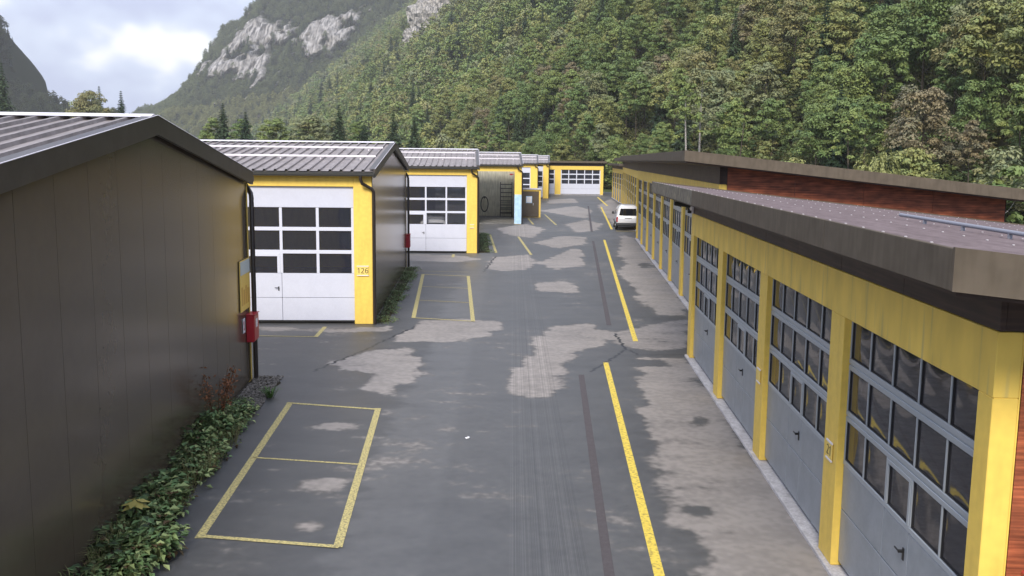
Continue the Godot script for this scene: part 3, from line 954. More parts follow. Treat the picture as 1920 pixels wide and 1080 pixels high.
	for k in d.bays:
		var zr: float = posts[k][1] - dw
		garage_door(root, Transform3D(Basis(Vector3(0, 0, 1), Vector3(0, 1, 0), Vector3(-1, 0, 0)), Vector3(rec, 0.06, zr)), dw, dt - 0.06, 5,
			[[2.62 * s, 3.07 * s], [1.98 * s, 2.48 * s], [1.36 * s, 1.85 * s]], [0.74 * s], 2,
			{"glass": M.glass if d.has("mull") else M.glass_grey, "mull": d.get("mull", 0.028), "frame": d.get("door_frame", M.alu), "panel": d.get("door_panel", M.grey_panel), "split": not d.has("mull"), "far": d.get("far", false), "wick_edge": 0.05, "gasket": 0.012, "bulge": 0.0 if d.get("far", false) else 0.011, "hinge": 1})
	return root

func buildings() -> void:
	var y := func(a): return deg_to_rad(a)
	gable_garage({"label": "nearest left garage with dark brown gable wall and ribbed metal roof", "pos": Vector3(-4.93, 0, -7.45), "yaw": y.call(4.1), "W": 13.0, "D": 13.25, "doors": [[-0.55, 4.36, 4.15]], "panel": 0.95, "pale_trim": true, "guards": [0.72], "guard_right": -1.35, "verge": 0.27})
	gable_garage({"label": "second left yellow garage with white door numbered 126", "pos": Vector3(-4.21, 0, -27.95), "yaw": y.call(2.6), "W": 12.0, "D": 15.0, "doors": [[-0.55, 4.36, 4.15], [-5.6, 4.36, 4.15]], "panel": 1.0})
	gable_garage({"label": "third left yellow garage with vehicles behind its white glazed door", "pos": Vector3(-1.90, 0, -49.8), "yaw": y.call(2.5), "W": 12.0, "D": 14.6, "doors": [[-0.55, 4.36, 4.15], [-5.6, 4.36, 4.15]], "panel": 1.0})
	var l4 := gable_garage({"label": "yellow garage with open wash bay and pale blue post foot", "pos": Vector3(0.66, 0, -72.8), "yaw": y.call(1.0), "skylight": [-4.6, -0.6, -7.25, -10.2], "W": 11.0, "D": 14.0, "doors": [[-0.54, 2.86, 4.08, "open"], [-5.0, 4.36, 4.15]], "panel": 1.0})
	gable_garage({"label": "narrow strip of yellow garage behind the brown shed", "pos": Vector3(2.77, 0, -107.0), "yaw": y.call(-1.0), "W": 10.0, "D": 14.0, "doors": [[-0.80, 4.36, 4.15]], "panel": 2.0, "far": true})
	gable_garage({"label": "farthest left yellow garage beside the garage closing the yard", "pos": Vector3(4.62, 0, -122.6), "yaw": y.call(-2.0), "W": 10.0, "D": 13.0, "doors": [[-0.72, 4.36, 4.3]], "panel": 2.0, "far": true})
	# the wash bay inside: pale walls, hose, rack, lamp, blue paint
	var iw := MB.new()
	iw.box(Vector3(-6.6, 0.03, -10.0), Vector3(-0.22, 4.9, -9.9))
	iw.box(Vector3(-5.0, 0.03, -9.9), Vector3(-4.9, 4.45, -0.31))
	iw.box(Vector3(-0.30, 0.03, -9.9), Vector3(-0.21, 4.45, -0.31))
	obj("bay_wall", iw, M.inside, l4)
	var bp := MB.new()
	bp.box(Vector3(-0.535, 0.03, 0.003), Vector3(0.001, 2.3, 0.008))
	obj("blue_paint", bp, M.light_blue, l4)
	var bs := MB.new()
	bs.box(Vector3(-0.548, 0.03, -0.30), Vector3(-0.542, 2.3, -0.002))
	bs.box(Vector3(0.003, 0.03, -0.9), Vector3(0.016, 2.3, -0.07))
	obj("blue_paint", bs, M.blue, l4)
	var o4 := Vector3(0.66, 0, -72.8)
	var hs := MB.new()
	for r in 3:
		var pts := []
		for k in 25:
			var an := TAU * k / 24.0
			pts.append(Vector3(cos(an) * (0.30 + 0.02 * r), 1.05 + sin(an) * (0.62 + 0.03 * r), 0.04 * r))
		hs.tube(pts, 0.022, 6)
	hs.box(Vector3(-0.05, 1.55, -0.06), Vector3(0.05, 1.68, 0.14), 0.01)
	var ho := obj("hose", hs, M.gutter)
	ho.position = Vector3(-2.50, 0.03, -82.5)
	tag(ho, "dark coiled hose hung on the wash bay's back wall", "hose")
	var rk := MB.new()
	for sx in [-0.5, 0.5]:
		rk.box(Vector3(sx - 0.03, 0.0, -0.03), Vector3(sx + 0.03, 3.0, 0.03), 0.005)
		rk.box(Vector3(sx - 0.03, 0.0, 0.42), Vector3(sx + 0.03, 1.3, 0.48), 0.005)
	for k in 8: rk.box(Vector3(-0.5, 0.25 + k * 0.36, -0.02), Vector3(0.5, 0.31 + k * 0.36, 0.02), 0.005)
	for k in 3: rk.box(Vector3(-0.5, 0.35 + k * 0.42, 0.0), Vector3(0.5, 0.38 + k * 0.42, 0.46))
	var ro := tag(obj("ladder_rack", rk, M.gutter), "grey metal ladder rack standing at the wash bay's back wall", "rack")
	ro.position = Vector3(-0.60, 0.03, -82.3)
	var wl := MB.new()
	wl.box(Vector3(-0.22, -0.05, -0.06), Vector3(0.02, 0.06, 0.06), 0.02)
	wl.tube([Vector3(0.02, 0, 0), Vector3(0.2, 0.05, 0)], 0.02, 6)
	var wo := tag(obj("warning_lamp", wl, M.lamp_red), "small red lamp at the top corner of the wash bay opening", "lamp")
	wo.position = Vector3(-0.05, 3.85, -73.05)

	var a := shed_garage({"label": "near right garage row with yellow front and grey glazed doors", "pos": Vector3(3.813, 0, -7.2), "first": 0.26, "last": 0.2, "yaw": y.call(-2.53), "bays": 4, "pitch": 4.08, "depth": 9.6, "door_top": 3.17, "band": 0.98, "over": 0.9, "end_near": 1.25, "end_far": 1.05, "panels": [0.22, 2.4, 4.8, 7.2, 9.56], "screws": true, "stain_from": 4, "fascia_len": 2.9})
	var rail := MB.new()
	rail.tube([Vector3(1.55, 4.26, 1.2), Vector3(1.55, 4.26, -6.5)], 0.025, 8)
	for k in 6: rail.box(Vector3(1.53, 4.16, 0.4 - k * 1.2), Vector3(1.57, 4.25, 0.43 - k * 1.2))
	obj("roof_rail", rail, plain(0.24, 0.25, 0.29, 0.6), a)
	shed_garage({"label": "second right garage row with red wood end wall and weathered yellow front", "pos": Vector3(5.66, 0, -25.8), "yaw": y.call(-3.85), "bays": 8, "pitch": 4.29, "depth": 7.7, "door_top": 3.85, "band": 1.12, "over": 1.05, "end_near": 0.9, "end_far": 1.1, "panels": [0.22, 2.05, 3.9, 5.75, 7.66], "fascia_len": 6.0})
	shed_garage({"label": "third right garage row just beyond the parked white van", "pos": Vector3(8.70, 0, -64.8), "yaw": y.call(-4.94), "bays": 9, "pitch": 4.24, "depth": 7.7, "door_top": 3.75, "band": 1.2, "over": 0.95, "end_near": 0.9, "end_far": 1.0, "panels": [0.22, 3.9, 7.66], "far": true, "fascia_len": 8.0})
	shed_garage({"label": "farthest right garage row at the bend of the yard", "pos": Vector3(12.5, 0, -106.0), "yaw": y.call(-2.4), "bays": 5, "pitch": 4.1, "depth": 7.7, "door_top": 3.45, "band": 0.9, "over": 0.6, "end_near": 0.7, "end_far": 0.5, "panels": [0.22, 3.9, 7.66], "far": true, "fascia_len": 8.0})
	# the garage that closes the yard: the same kind turned to face the camera
	shed_garage({"label": "yellow garage closing the far end of the yard with white doors", "pos": Vector3(13.05, 0, -136.0), "yaw": y.call(90.0 + 0.4), "bays": 2, "pitch": 6.6, "depth": 9.0, "door_top": 3.62, "band": 0.95, "over": 0.5, "end_near": 0.4, "end_far": 0.4, "panels": [0.22, 4.5, 8.96], "far": true, "fascia_len": 14.0, "door_panel": M.white_door, "door_frame": M.white_frame, "lintel": M.yellow, "mull": 0.13})

	# shed with brown door beside the wash bay
	var sd := thing("shed", "small flat-roofed shed with brown door and yellow frame", "shed", Vector3(0.72, 0, -81.6))
	var sb := MB.new()
	sb.box(Vector3(0.0, 0, -1.8), Vector3(1.70, 2.4, -0.10))
	obj("wall", sb, M.yellow, sd)
	var sf := MB.new()
	sf.box(Vector3(1.55, 0, -0.10), Vector3(1.70, 2.4, 0.0), 0.01)
	sf.box(Vector3(-0.02, 2.28, -0.10), Vector3(1.55, 2.4, 0.0), 0.01)
	obj("frame", sf, M.yellow, sd)
	var sdo := MB.new()
	sdo.box(Vector3(0.0, 0.05, -0.10), Vector3(1.54, 2.27, -0.03), 0.01)
	var sdn := obj("door", sdo, M.brown_wall, sd)
	var sh := MB.new()
	sh.box(Vector3(1.02, 1.05, -0.03), Vector3(1.09, 1.25, 0.02), 0.01)
	obj("handle", sh, M.steel, sdn)
	var sr := MB.new()
	sr.box(Vector3(-0.08, 2.41, -1.9), Vector3(1.80, 2.50, 0.10), 0.01)
	obj("roof", sr, M.concrete, sd)
	var sg := MB.new()
	sg.box(Vector3(0.42, 1.25, -0.028), Vector3(0.95, 1.85, -0.018), 0.004)
	var sgo := obj("notice", sg, M.light_blue, sd)
	var sgi := MB.new()
	sgi.box(Vector3(0.47, 1.30, -0.017), Vector3(0.90, 1.80, -0.014))
	obj("sheet", sgi, M.white, sgo)

func text(parent: Node, s: String, size: float, pos: Vector3, yaw: float, mat: Material) -> void:
	var tm := TextMesh.new()
	var f := SystemFont.new()
	f.font_names = PackedStringArray(["Droid Sans"])
	tm.font = f
	tm.text = s
	tm.font_size = 32
	tm.pixel_size = size / 32.0
	tm.depth = 0.004
	var o := inst("number", tm, mat, parent)
	o.position = pos
	o.rotation.y = yaw

func plate(label: String, pos: Vector3, yaw: float, w: float, h: float, s: String, mat: Material) -> void:
	var root := thing("house_number", label, "sign", pos, yaw)
	var b := MB.new()
	b.box(Vector3(-w / 2, -h / 2, 0), Vector3(w / 2, h / 2, 0.012), 0.003)
	obj("plate", b, mat, root)
	var e := MB.new()
	for sy in [-1.0, 1.0]: e.box(Vector3(-w / 2 - 0.01, sy * (h / 2 + 0.012) - 0.012, 0), Vector3(w / 2 + 0.01, sy * (h / 2 + 0.012) + 0.012, 0.02), 0.003)
	obj("holder", e, M.guard, root)
	if s: text(root, s, h * 0.82, Vector3(0, 0.0, 0.014), 0.0, M.letter)

func fixtures() -> void:
	var pale := plain(0.80, 0.60, 0.16, 0.5)
	plate("house number 126 on the yellow post of the second left garage", Vector3(-4.50, 1.63, -27.92), deg_to_rad(2.6), 0.34, 0.26, "126", pale)
	plate("small unreadable number plate on the third left garage's post", Vector3(-2.17, 1.45, -49.77), deg_to_rad(2.5), 0.22, 0.16, "", pale)
	var ya := deg_to_rad(-90.0 - 2.53)
	var dir := Vector3(sin(deg_to_rad(2.53)), 0, -cos(deg_to_rad(2.53)))
	var A := Vector3(3.80, 0, -6.9)
	plate("house number 21 on the nearest yellow post of the right row", A + dir * 4.36 + Vector3(-0.008, 1.45, 0), ya, 0.22, 0.20, "21", pale)
	plate("blurred number plate on the second yellow post of the right row", A + dir * 8.44 + Vector3(-0.008, 1.45, 0), ya, 0.22, 0.20, "", pale)
	# notice board on the brown gable wall
	var gy := deg_to_rad(4.1)
	var gd := Vector3(-sin(gy), 0, -cos(gy))
	var P := Vector3(-4.93, 0, -7.45)
	var nb := thing("notice_board", "yellow notice board with pale blue top on the brown gable wall", "sign", P + gd * 12.72 + Vector3(0.012, 2.24, 0), gy + PI / 2)
	var b := MB.new()
	b.box(Vector3(-0.48, -0.55, 0), Vector3(0.48, 0.55, 0.02), 0.004)
	obj("panel", b, plain(0.80, 0.55, 0.12, 0.45), nb)
	b = MB.new()
	b.box(Vector3(-0.46, 0.24, 0.021), Vector3(0.46, 0.53, 0.024))
	obj("header", b, plain(0.52, 0.58, 0.58, 0.5), nb)
	b = MB.new()
	for k in 4: b.box(Vector3(-0.40 + 0.2 * k, -0.42, 0.021), Vector3(-0.27 + 0.2 * k, -0.02 - 0.07 * (k % 2), 0.024))
	obj("diagram", b, plain(0.62, 0.34, 0.06, 0.5), nb)
	# red boxes on the rear corners of the gable walls
	for e in [[P + gd * 13.05, gy, "red hydrant box with white sticker on the nearest brown gable corner", 1.05], [Vector3(-4.21, 0, -27.95) + Vector3(-sin(deg_to_rad(2.6)), 0, -cos(deg_to_rad(2.6))) * 14.9, deg_to_rad(2.6), "red hydrant box on the second left garage's rear corner", 1.04]]:
		var r := thing("hydrant_box", e[2], "box", e[0] + Vector3(0, 0.92, 0), e[1] + PI / 2)
		b = MB.new()
		b.box(Vector3(-0.25, 0.02, 0.003), Vector3(0.25, 0.62, 0.17), 0.012)
		obj("case", b, M.red, r)
		b = MB.new()
		b.box(Vector3(-0.23, 0.04, 0.171), Vector3(0.23, 0.60, 0.184), 0.004)
		var dr := obj("door", b, M.red, r)
		b = MB.new()
		b.box(Vector3(-0.09, 0.33, 0.185), Vector3(0.09, 0.52, 0.188))
		obj("sticker", b, M.white, dr)
		b = MB.new()
		b.box(Vector3(0.252, 0.38, 0.06), Vector3(0.254, 0.50, 0.12))
		obj("sticker", b, M.white, r)
		b = MB.new()
		b.box(Vector3(-0.27, 0.622, -0.0), Vector3(0.27, 0.636, 0.20), 0.005)
		obj("lid", b, M.red, r)
	var rb := thing("hydrant_box", "red box on the red wood end wall at the bottom right corner", "box", A + Vector3(0.999, 0, 0.044) * 0.34 + Vector3(0, 1.50, -0.01), deg_to_rad(-2.53))
	b = MB.new()
	b.box(Vector3(-0.16, 0.0, 0.0), Vector3(0.16, 0.38, 0.10), 0.012)
	obj("case", b, M.red, rb)
	b = MB.new()
	b.box(Vector3(-0.15, 0.02, 0.101), Vector3(0.15, 0.36, 0.112), 0.004)
	obj("door", b, M.red, rb)
	# white sticker on the wall before the nearest box
	b = MB.new()
	b.box(Vector3(-0.10, -0.16, 0.0), Vector3(0.10, 0.16, 0.006), 0.002)
	var ws := obj("wall_sticker", b, M.white)
	ws.position = P + gd * 12.55 + Vector3(0.012, 1.36, 0)
	ws.rotation.y = gy + PI / 2
	tag(ws, "white pictogram sticker on the brown wall below the notice board", "sign")
	b = MB.new()
	b.box(Vector3(-0.06, -0.10, 0.0065), Vector3(0.05, -0.06, 0.008))
	b.box(Vector3(-0.02, -0.06, 0.0065), Vector3(0.02, 0.10, 0.008))
	b.box(Vector3(-0.06, 0.02, 0.0065), Vector3(-0.03, 0.10, 0.008))
	obj("pictogram", b, M.red, ws)
	# security camera under the far end of the near right roof
	var cm := thing("security_camera", "dark security camera on a bracket under the near right roof's far end", "camera", A + dir * 16.75 + Vector3(-0.02, 3.86, 0))
	b = MB.new()
	b.obox(Transform3D(Basis(Vector3.FORWARD, 0.12), Vector3(-0.24, 0.06, 0)), Vector3(0.42, 0.11, 0.12), 0.02)
	obj("body", b, M.black, cm)
	b = MB.new()
	b.box(Vector3(-0.10, -0.16, -0.05), Vector3(0.06, -0.09, 0.05), 0.01)
	b.tube([Vector3(-0.06, -0.1, 0), Vector3(-0.12, 0.03, 0)], 0.025, 6)
	obj("bracket", b, M.black, cm)
	b = MB.new()
	b.box(Vector3(-0.012, -0.16, -0.12), Vector3(0.03, 0.26, 0.12), 0.005)
	obj("mounting_plate", b, M.guard, cm)

# ---------------------------------------------------------------- van
func van(at: Vector3, yaw: float, label: String) -> Node3D:
	var root := thing("parked_van", label, "van", at, yaw)
	# stations along the length: z (0 = tail, negative = nose), floor, top, half width low, half width at the roof
	var st := [[0.06, 0.48, 0.95, 0.74, 0.76], [0.0, 0.34, 1.02, 0.82, 0.80], [-0.06, 0.30, 1.70, 0.85, 0.66], [-0.30, 0.26, 1.80, 0.86, 0.66], [-1.6, 0.22, 1.83, 0.86, 0.67], [-2.5, 0.22, 1.80, 0.86, 0.65], [-2.85, 0.22, 1.70, 0.86, 0.62], [-3.35, 0.24, 1.18, 0.85, 0.70], [-3.9, 0.28, 1.00, 0.80, 0.70], [-4.1, 0.34, 0.80, 0.68, 0.64]]
	var b := MB.new()
	var N := 28
	var rows := []
	for s in st:
		var ring: Array[Vector3] = []
		for k in N:
			var an := TAU * k / N
			var cx := cos(an); var sy := sin(an)
			var ex := signf(cx) * pow(absf(cx), 0.38); var ey := signf(sy) * pow(absf(sy), 0.38)
			var yy: float = lerpf(s[1], s[2], (ey + 1.0) * 0.5)
			# straight sides to the waist, then leaning in to the roof
			var waist := 0.98
			var hw: float = s[3] if yy < waist else lerpf(s[3], s[4], clampf((yy - waist) / maxf(s[2] - waist, 0.05), 0, 1))
			ring.append(Vector3(ex * hw, yy, s[0]))
		rows.append(ring)
	for i in rows.size() - 1:
		for k in N:
			var k2 := (k + 1) % N
			b.quad(rows[i][k2], rows[i][k], rows[i + 1][k], rows[i + 1][k2])
	for e in [0, rows.size() - 1]:
		for k in range(1, N - 1):
			if e == 0: b.tri(rows[e][0], rows[e][k], rows[e][k + 1])
			else: b.tri(rows[e][0], rows[e][k + 1], rows[e][k])
	var sm := smooth(b.mesh(), 40.0)
	inst("body", sm, M.car_white, root)
	# tailgate glass with rubber
	b = MB.new()
	b.quad(Vector3(-0.66, 1.06, 0.018), Vector3(0.66, 1.06, 0.018), Vector3(0.555, 1.56, -0.028), Vector3(-0.555, 1.56, -0.028))
	b.quad(Vector3(-0.66, 1.06, 0.018), Vector3(-0.555, 1.56, -0.028), Vector3(-0.555, 1.56, -0.08), Vector3(-0.66, 1.06, -0.08))
	b.quad(Vector3(0.66, 1.06, 0.018), Vector3(0.66, 1.06, -0.08), Vector3(0.555, 1.56, -0.08), Vector3(0.555, 1.56, -0.028))
	b.quad(Vector3(-0.555, 1.56, -0.028), Vector3(0.555, 1.56, -0.028), Vector3(0.555, 1.56, -0.08), Vector3(-0.555, 1.56, -0.08))
	obj("rear_window", b, M.car_glass, root)
	b = MB.new()
	b.box(Vector3(-0.26, 0.83, 0.052), Vector3(0.26, 0.88, 0.075), 0.01)
	obj("tailgate_grip", b, M.car_dark, root)
	b = MB.new()
	b.box(Vector3(-0.20, 0.70, 0.055), Vector3(0.20, 0.80, 0.072), 0.004)
	obj("number_plate", b, M.white, root)
	b = MB.new()
	b.box(Vector3(-0.845, 0.30, -0.25), Vector3(0.845, 0.54, 0.12), 0.06)
	obj("bumper", b, M.car_dark, root)
	for sx in [-1.0, 1.0]:
		b = MB.new()
		b.box(Vector3(sx * 0.70, 0.58, -0.10), Vector3(sx * 0.845, 0.96, 0.055), 0.03)
		obj("tail_light", b, M.lamp_red, root)
		b = MB.new()
		b.box(Vector3(sx * 0.862, 1.0, -0.6), Vector3(sx * 0.80, 1.02, -2.9))
		b.quad(Vector3(sx * 0.862, 1.05, -1.9), Vector3(sx * 0.862, 1.05, -2.95), Vector3(sx * 0.735, 1.52, -2.75), Vector3(sx * 0.735, 1.52, -1.95))
		obj("side_window", b, M.car_glass, root)
		b = MB.new()
		b.box(Vector3(sx * 0.87, 1.02, -2.95), Vector3(sx * 1.06, 1.22, -2.82), 0.04)
		obj("mirror", b, M.car_dark, root)
		for zz in [-0.72, -3.38]:
			b = MB.new()
			b.tube([Vector3(sx * 0.70, 0.31, zz), Vector3(sx * 0.885, 0.31, zz)], 0.31, 20)
			var wh := obj("wheel", b, M.tyre, root)
			b = MB.new()
			b.tube([Vector3(sx * 0.80, 0.31, zz), Vector3(sx * 0.893, 0.31, zz)], 0.19, 16)
			obj("rim", b, M.steel, wh)
	b = MB.new()
	b.quad(Vector3(0.74, 1.14, -3.36), Vector3(-0.74, 1.14, -3.36), Vector3(-0.62, 1.66, -2.90), Vector3(0.62, 1.66, -2.90))
	obj("windscreen", b, M.car_glass, root)
	return root

func smooth(m: ArrayMesh, _deg: float) -> ArrayMesh:
	var st := SurfaceTool.new()
	var a := m.surface_get_arrays(0)
	st.begin(Mesh.PRIMITIVE_TRIANGLES)
	st.set_smooth_group(0)
	var vv: PackedVector3Array = a[Mesh.ARRAY_VERTEX]
	var ii: PackedInt32Array = a[Mesh.ARRAY_INDEX]
	for i in ii:
		st.set_smooth_group(0)
		st.add_vertex(vv[i])
	st.generate_normals()
	return st.commit()

# ---------------------------------------------------------------- plants
func leaf_quad(b: MB, p: Vector3, nrm: Vector3, along: Vector3, w: float, l: float) -> void:
	var x := along - nrm * along.dot(nrm)
	if x.length_squared() < 1e-6: x = nrm.cross(Vector3.RIGHT)
	x = x.normalized() * l * 0.5
	var yv := nrm.cross(x).normalized() * w * 0.5
	b.quad(p - x, p + yv - x * 0.1, p + x, p - yv - x * 0.1)

func rdir(r: RandomNumberGenerator) -> Vector3:
	var z := r.randf_range(-1, 1); var a := r.randf() * TAU
	var q := sqrt(1 - z * z)
	return Vector3(q * cos(a), z, q * sin(a))

# broadleaf crown for a tree of height h: clumps of leaves through an uneven volume
func broad_crown(r: RandomNumberGenerator, h: float, rad: float, base: float, clumps: int, per: int, leaf: float, tone: Color, spread: float) -> ArrayMesh:
	var b := MB.new()
	var cy := (h + base) * 0.5; var ry := (h - base) * 0.5
	for k in clumps:
		var d := rdir(r)
		if d.y < -0.55: d.y = -d.y
		var q := 0.55 + 0.45 * r.randf()
		if k % 7 == 0: q *= 0.45
		var taper := 1.0 - 0.38 * maxf(d.y * q, 0.0)
		var cp := Vector3(d.x * rad * q * taper, cy + d.y * ry * q, d.z * rad * q * taper)
		var cr := rad * r.randf_range(0.16, 0.32)
		var f := r.randf_range(1.0 - spread, 1.0 + spread)
		var hue := r.randf_range(-0.14, 0.14)
		for m in per:
			var o := rdir(r)
			if o.y < -0.35: o.y = -o.y
			var p := cp + Vector3(o.x, o.y * 0.66, o.z) * cr * pow(r.randf(), 0.22)
			var nn := (o * 0.8 + Vector3(0, 0.45, 0) + rdir(r) * 0.5).normalized()
			var g := f * r.randf_range(0.80, 1.20)
			b.col = Color(tone.r * g * (1.0 + hue), tone.g * g, tone.b * g * (1.0 - hue))
			leaf_quad(b, p, nn, o + Vector3(0, -0.6, 0) + rdir(r) * 0.7, leaf * r.randf_range(0.55, 0.9), leaf * r.randf_range(0.9, 1.5))
	return b.mesh()

func fir_crown(r: RandomNumberGenerator, h: float, rad: float, base: float, tiers: int, arms: int, per: int, tone: Color) -> ArrayMesh:
	var b := MB.new()
	for t in tiers:
		var q := float(t) / (tiers - 1)
		var y := lerpf(base, h * 0.98, q)
		var rr := rad * pow(1.0 - q, 0.85) * r.randf_range(0.8, 1.1) + 0.12
		var na := maxi(4, int(arms * (1.0 - 0.5 * q)))
		var a0 := r.randf() * TAU
		for a in na:
			var an := a0 + TAU * a / na + r.randf_range(-0.2, 0.2)
			var dir := Vector3(cos(an), 0, sin(an))
			var ln := rr * r.randf_range(0.75, 1.1)
			var g := r.randf_range(0.75, 1.25)
			for m in per:
				var s := (m + 0.6) / per
				var p := Vector3(0, y, 0) + dir * ln * s + Vector3(0, -0.34 * ln * s * s + 0.08 * ln * s, 0)
				b.col = Color(tone.r * g, tone.g * g, tone.b * g) * r.randf_range(0.85, 1.15)
				var nn := (Vector3.UP + dir * 0.35 + rdir(r) * 0.45).normalized()
				var sz := maxf(0.36, ln * (0.62 if per > 2 else 0.95) * (1.15 - 0.5 * s))
				leaf_quad(b, p + rdir(r) * 0.08 * ln, nn, dir * 1.0 + Vector3(0, -0.35, 0), sz * 0.75, sz * 1.25)
				leaf_quad(b, p + Vector3(0, -0.12 * ln, 0), (dir + rdir(r) * 0.5).normalized(), Vector3(0, -1, 0) + dir.cross(Vector3.UP) * r.randf_range(-1, 1), sz * 0.5, sz * 0.8)
	return b.mesh()

func trunk_mesh(r: RandomNumberGenerator, h: float, r0: float, limbs: int, rad: float, base: float) -> ArrayMesh:
	var b := MB.new()
	var pts := []
	var lean := Vector3(r.randf_range(-0.03, 0.03), 0, r.randf_range(-0.03, 0.03))
	for k in 7:
		var q := k / 6.0
		pts.append(Vector3(lean.x * h * q + r.randf_range(-0.06, 0.06), h * 0.9 * q - 0.3, lean.z * h * q + r.randf_range(-0.06, 0.06)))
	b.tube(pts, r0, 7, r0 * 0.15)
	for k in limbs:
		var y := lerpf(base, h * 0.8, float(k) / maxi(1, limbs))
		var an := k * 2.4 + r.randf_range(-0.4, 0.4)
		var d := Vector3(cos(an), 0.7, sin(an))
		var s := Vector3(0, y, 0)
		b.tube([s, s + d * rad * 0.35, s + d * rad * 0.7 + Vector3(0, 0.3, 0)], r0 * 0.35, 5, r0 * 0.08)
	return b.mesh()

# the forested hill: its foot runs up the valley, the slope climbs to the right
var hill_noise: FastNoiseLite
func hill_d(x: float, z: float) -> float:
	return (x - 78.0 - 0.36 * z) / 1.0628
func hill_y(x: float, z: float) -> float:
	var d := hill_d(x, z)
	if d <= 0.0: return 0.0
	var y := 0.80 * (sqrt(d * d + 36.0) - 6.0)
	y += hill_noise.get_noise_2d(x, z) * minf(14.0, d * 0.22)
	return maxf(y, 0.0)

# far mountain with cliff bands, beyond the end of the valley
func crest(x: float) -> float:
	var P := [[-900.0, 20.0], [-702.0, 60.0], [-653.0, 92.0], [-610.0, 112.0], [-560.0, 158.0], [-520.0, 232.0], [-470.0, 270.0], [-425.0, 305.0], [-330.0, 345.0], [-200.0, 390.0], [60.0, 420.0], [400.0, 300.0]]
	for k in P.size() - 1:
		if x <= P[k + 1][0]:
			var t := clampf((x - P[k][0]) / (P[k + 1][0] - P[k][0]), 0, 1)
			return lerpf(P[k][1], P[k + 1][1], t) - 10.0
	return 300.0

# cliffs of the far mountain: centre x, height, half width, half height
const CLIFFS = [[-420.0, 207.0, 60.0, 26.0], [-462.0, 178.0, 22.0, 16.0], [-472.0, 150.0, 36.0, 19.0], [-414.0, 148.0, 28.0, 26.0], [-394.0, 122.0, 8.0, 18.0], [-304.0, 205.0, 40.0, 28.0], [-318.0, 180.0, 18.0, 18.0], [-268.0, 236.0, 18.0, 12.0], [-352.0, 190.0, 12.0, 8.0]]
func cliffness(x: float, y: float, nz: FastNoiseLite) -> float:
	var t := 0.0
	for c in CLIFFS:
		var q := Vector2((x - c[0]) / c[2], (y - c[1]) / c[3]).length()
		t = maxf(t, 1.25 - q)
	return t + 0.75 * nz.get_noise_2d(x * 6.0, y * 3.5)

func mountain_pt(x: float, s: float, nz: FastNoiseLite) -> Vector3:
	# s from 0 at the foot to 1 at the crest and on to 1.35 behind it
	var h := crest(x) + nz.get_noise_2d(x * 3.0, 7.0) * 12.0
	var z := -1270.0 - 430.0 * s
	var q := clampf(s, 0.0, 1.0)
	var y := h * (0.75 * q + 0.25 * q * q)
	if s > 1.0: y = h * (1.0 - (s - 1.0) * 0.8)
	var t := smoothstep(0.10, 0.5, cliffness(x, y, nz))
	z += nz.get_noise_2d(x * 1.3, s * 240.0 + 300.0) * 30.0 + t * 26.0 + nz.get_noise_2d(x * 14.0, y * 3.0) * 9.0 * t
	return Vector3(x, y - 3.0, z)

func left_pt(x: float, s: float, nz: FastNoiseLite) -> Vector3:
	# dark cliff and spur on the left side of the valley
	var P := [[-720.0, 235.0], [-530.0, 176.0], [-502.0, 138.0], [-489.0, 128.0], [-480.0, 106.0], [-478.0, 100.0], [-476.0, 68.0], [-462.0, 63.0], [-448.0, 55.0], [-436.0, 53.0], [-425.0, 47.0], [-405.0, 43.0], [-372.0, 40.0], [-345.0, 26.0], [-330.0, 0.0]]
	var h := 0.0
	for k in P.size() - 1:
		if x <= P[k + 1][0]:
			h = lerpf(P[k][1], P[k + 1][1], clampf((x - P[k][0]) / (P[k + 1][0] - P[k][0]), 0, 1))
			break
	h += nz.get_noise_2d(x * 6.0, 3.0) * 6.0 * clampf(h / 30.0, 0, 1)
	var z := -760.0 - 150.0 * s + nz.get_noise_2d(x * 2.0, s * 90.0) * 14.0
	var y := h * (pow(clampf(s, 0, 1), 0.7))
	if s > 1.0: y = h * (1.0 - (s - 1.0) * 0.6)
	return Vector3(x, y - 2.0, z)

func grid_mesh(pts: Array, nx: int, ny: int, cols: PackedColorArray) -> ArrayMesh:
	# pts row-major [j * nx + i]; smooth normals
	var nr := PackedVector3Array(); nr.resize(nx * ny)
	for j in ny:
		for i in nx:
			var a: Vector3 = pts[j * nx + mini(i + 1, nx - 1)] - pts[j * nx + maxi(i - 1, 0)]
			var b: Vector3 = pts[mini(j + 1, ny - 1) * nx + i] - pts[maxi(j - 1, 0) * nx + i]
			var c := a.cross(b).normalized()
			nr[j * nx + i] = c
	var ix := PackedInt32Array()
	for j in ny - 1:
		for i in nx - 1:
			var k := j * nx + i
			ix.append_array([k, k + nx + 1, k + 1, k, k + nx, k + nx + 1])
	var m := ArrayMesh.new()
	var a := []
	a.resize(Mesh.ARRAY_MAX)
	a[Mesh.ARRAY_VERTEX] = PackedVector3Array(pts)
	a[Mesh.ARRAY_NORMAL] = nr
	a[Mesh.ARRAY_COLOR] = cols
	a[Mesh.ARRAY_INDEX] = ix
	m.add_surface_from_arrays(Mesh.PRIMITIVE_TRIANGLES, a)
	return m

func many(called: String, mesh: Mesh, mat: Material, tf: Array, cols: Array, label: String) -> void:
	if tf.is_empty(): return
	var mm := MultiMesh.new()
	mm.transform_format = MultiMesh.TRANSFORM_3D
	mm.use_colors = not cols.is_empty()
	mm.mesh = mesh
	mm.instance_count = tf.size()
	for k in tf.size():
		mm.set_instance_transform(k, tf[k])
		if mm.use_colors: mm.set_instance_color(k, cols[k])
	var o := MultiMeshInstance3D.new()
	o.name = numbered(called)
	o.multimesh = mm
	o.material_override = mat
	tag(o, label, "", "", "stuff")
	add_child(o, true)

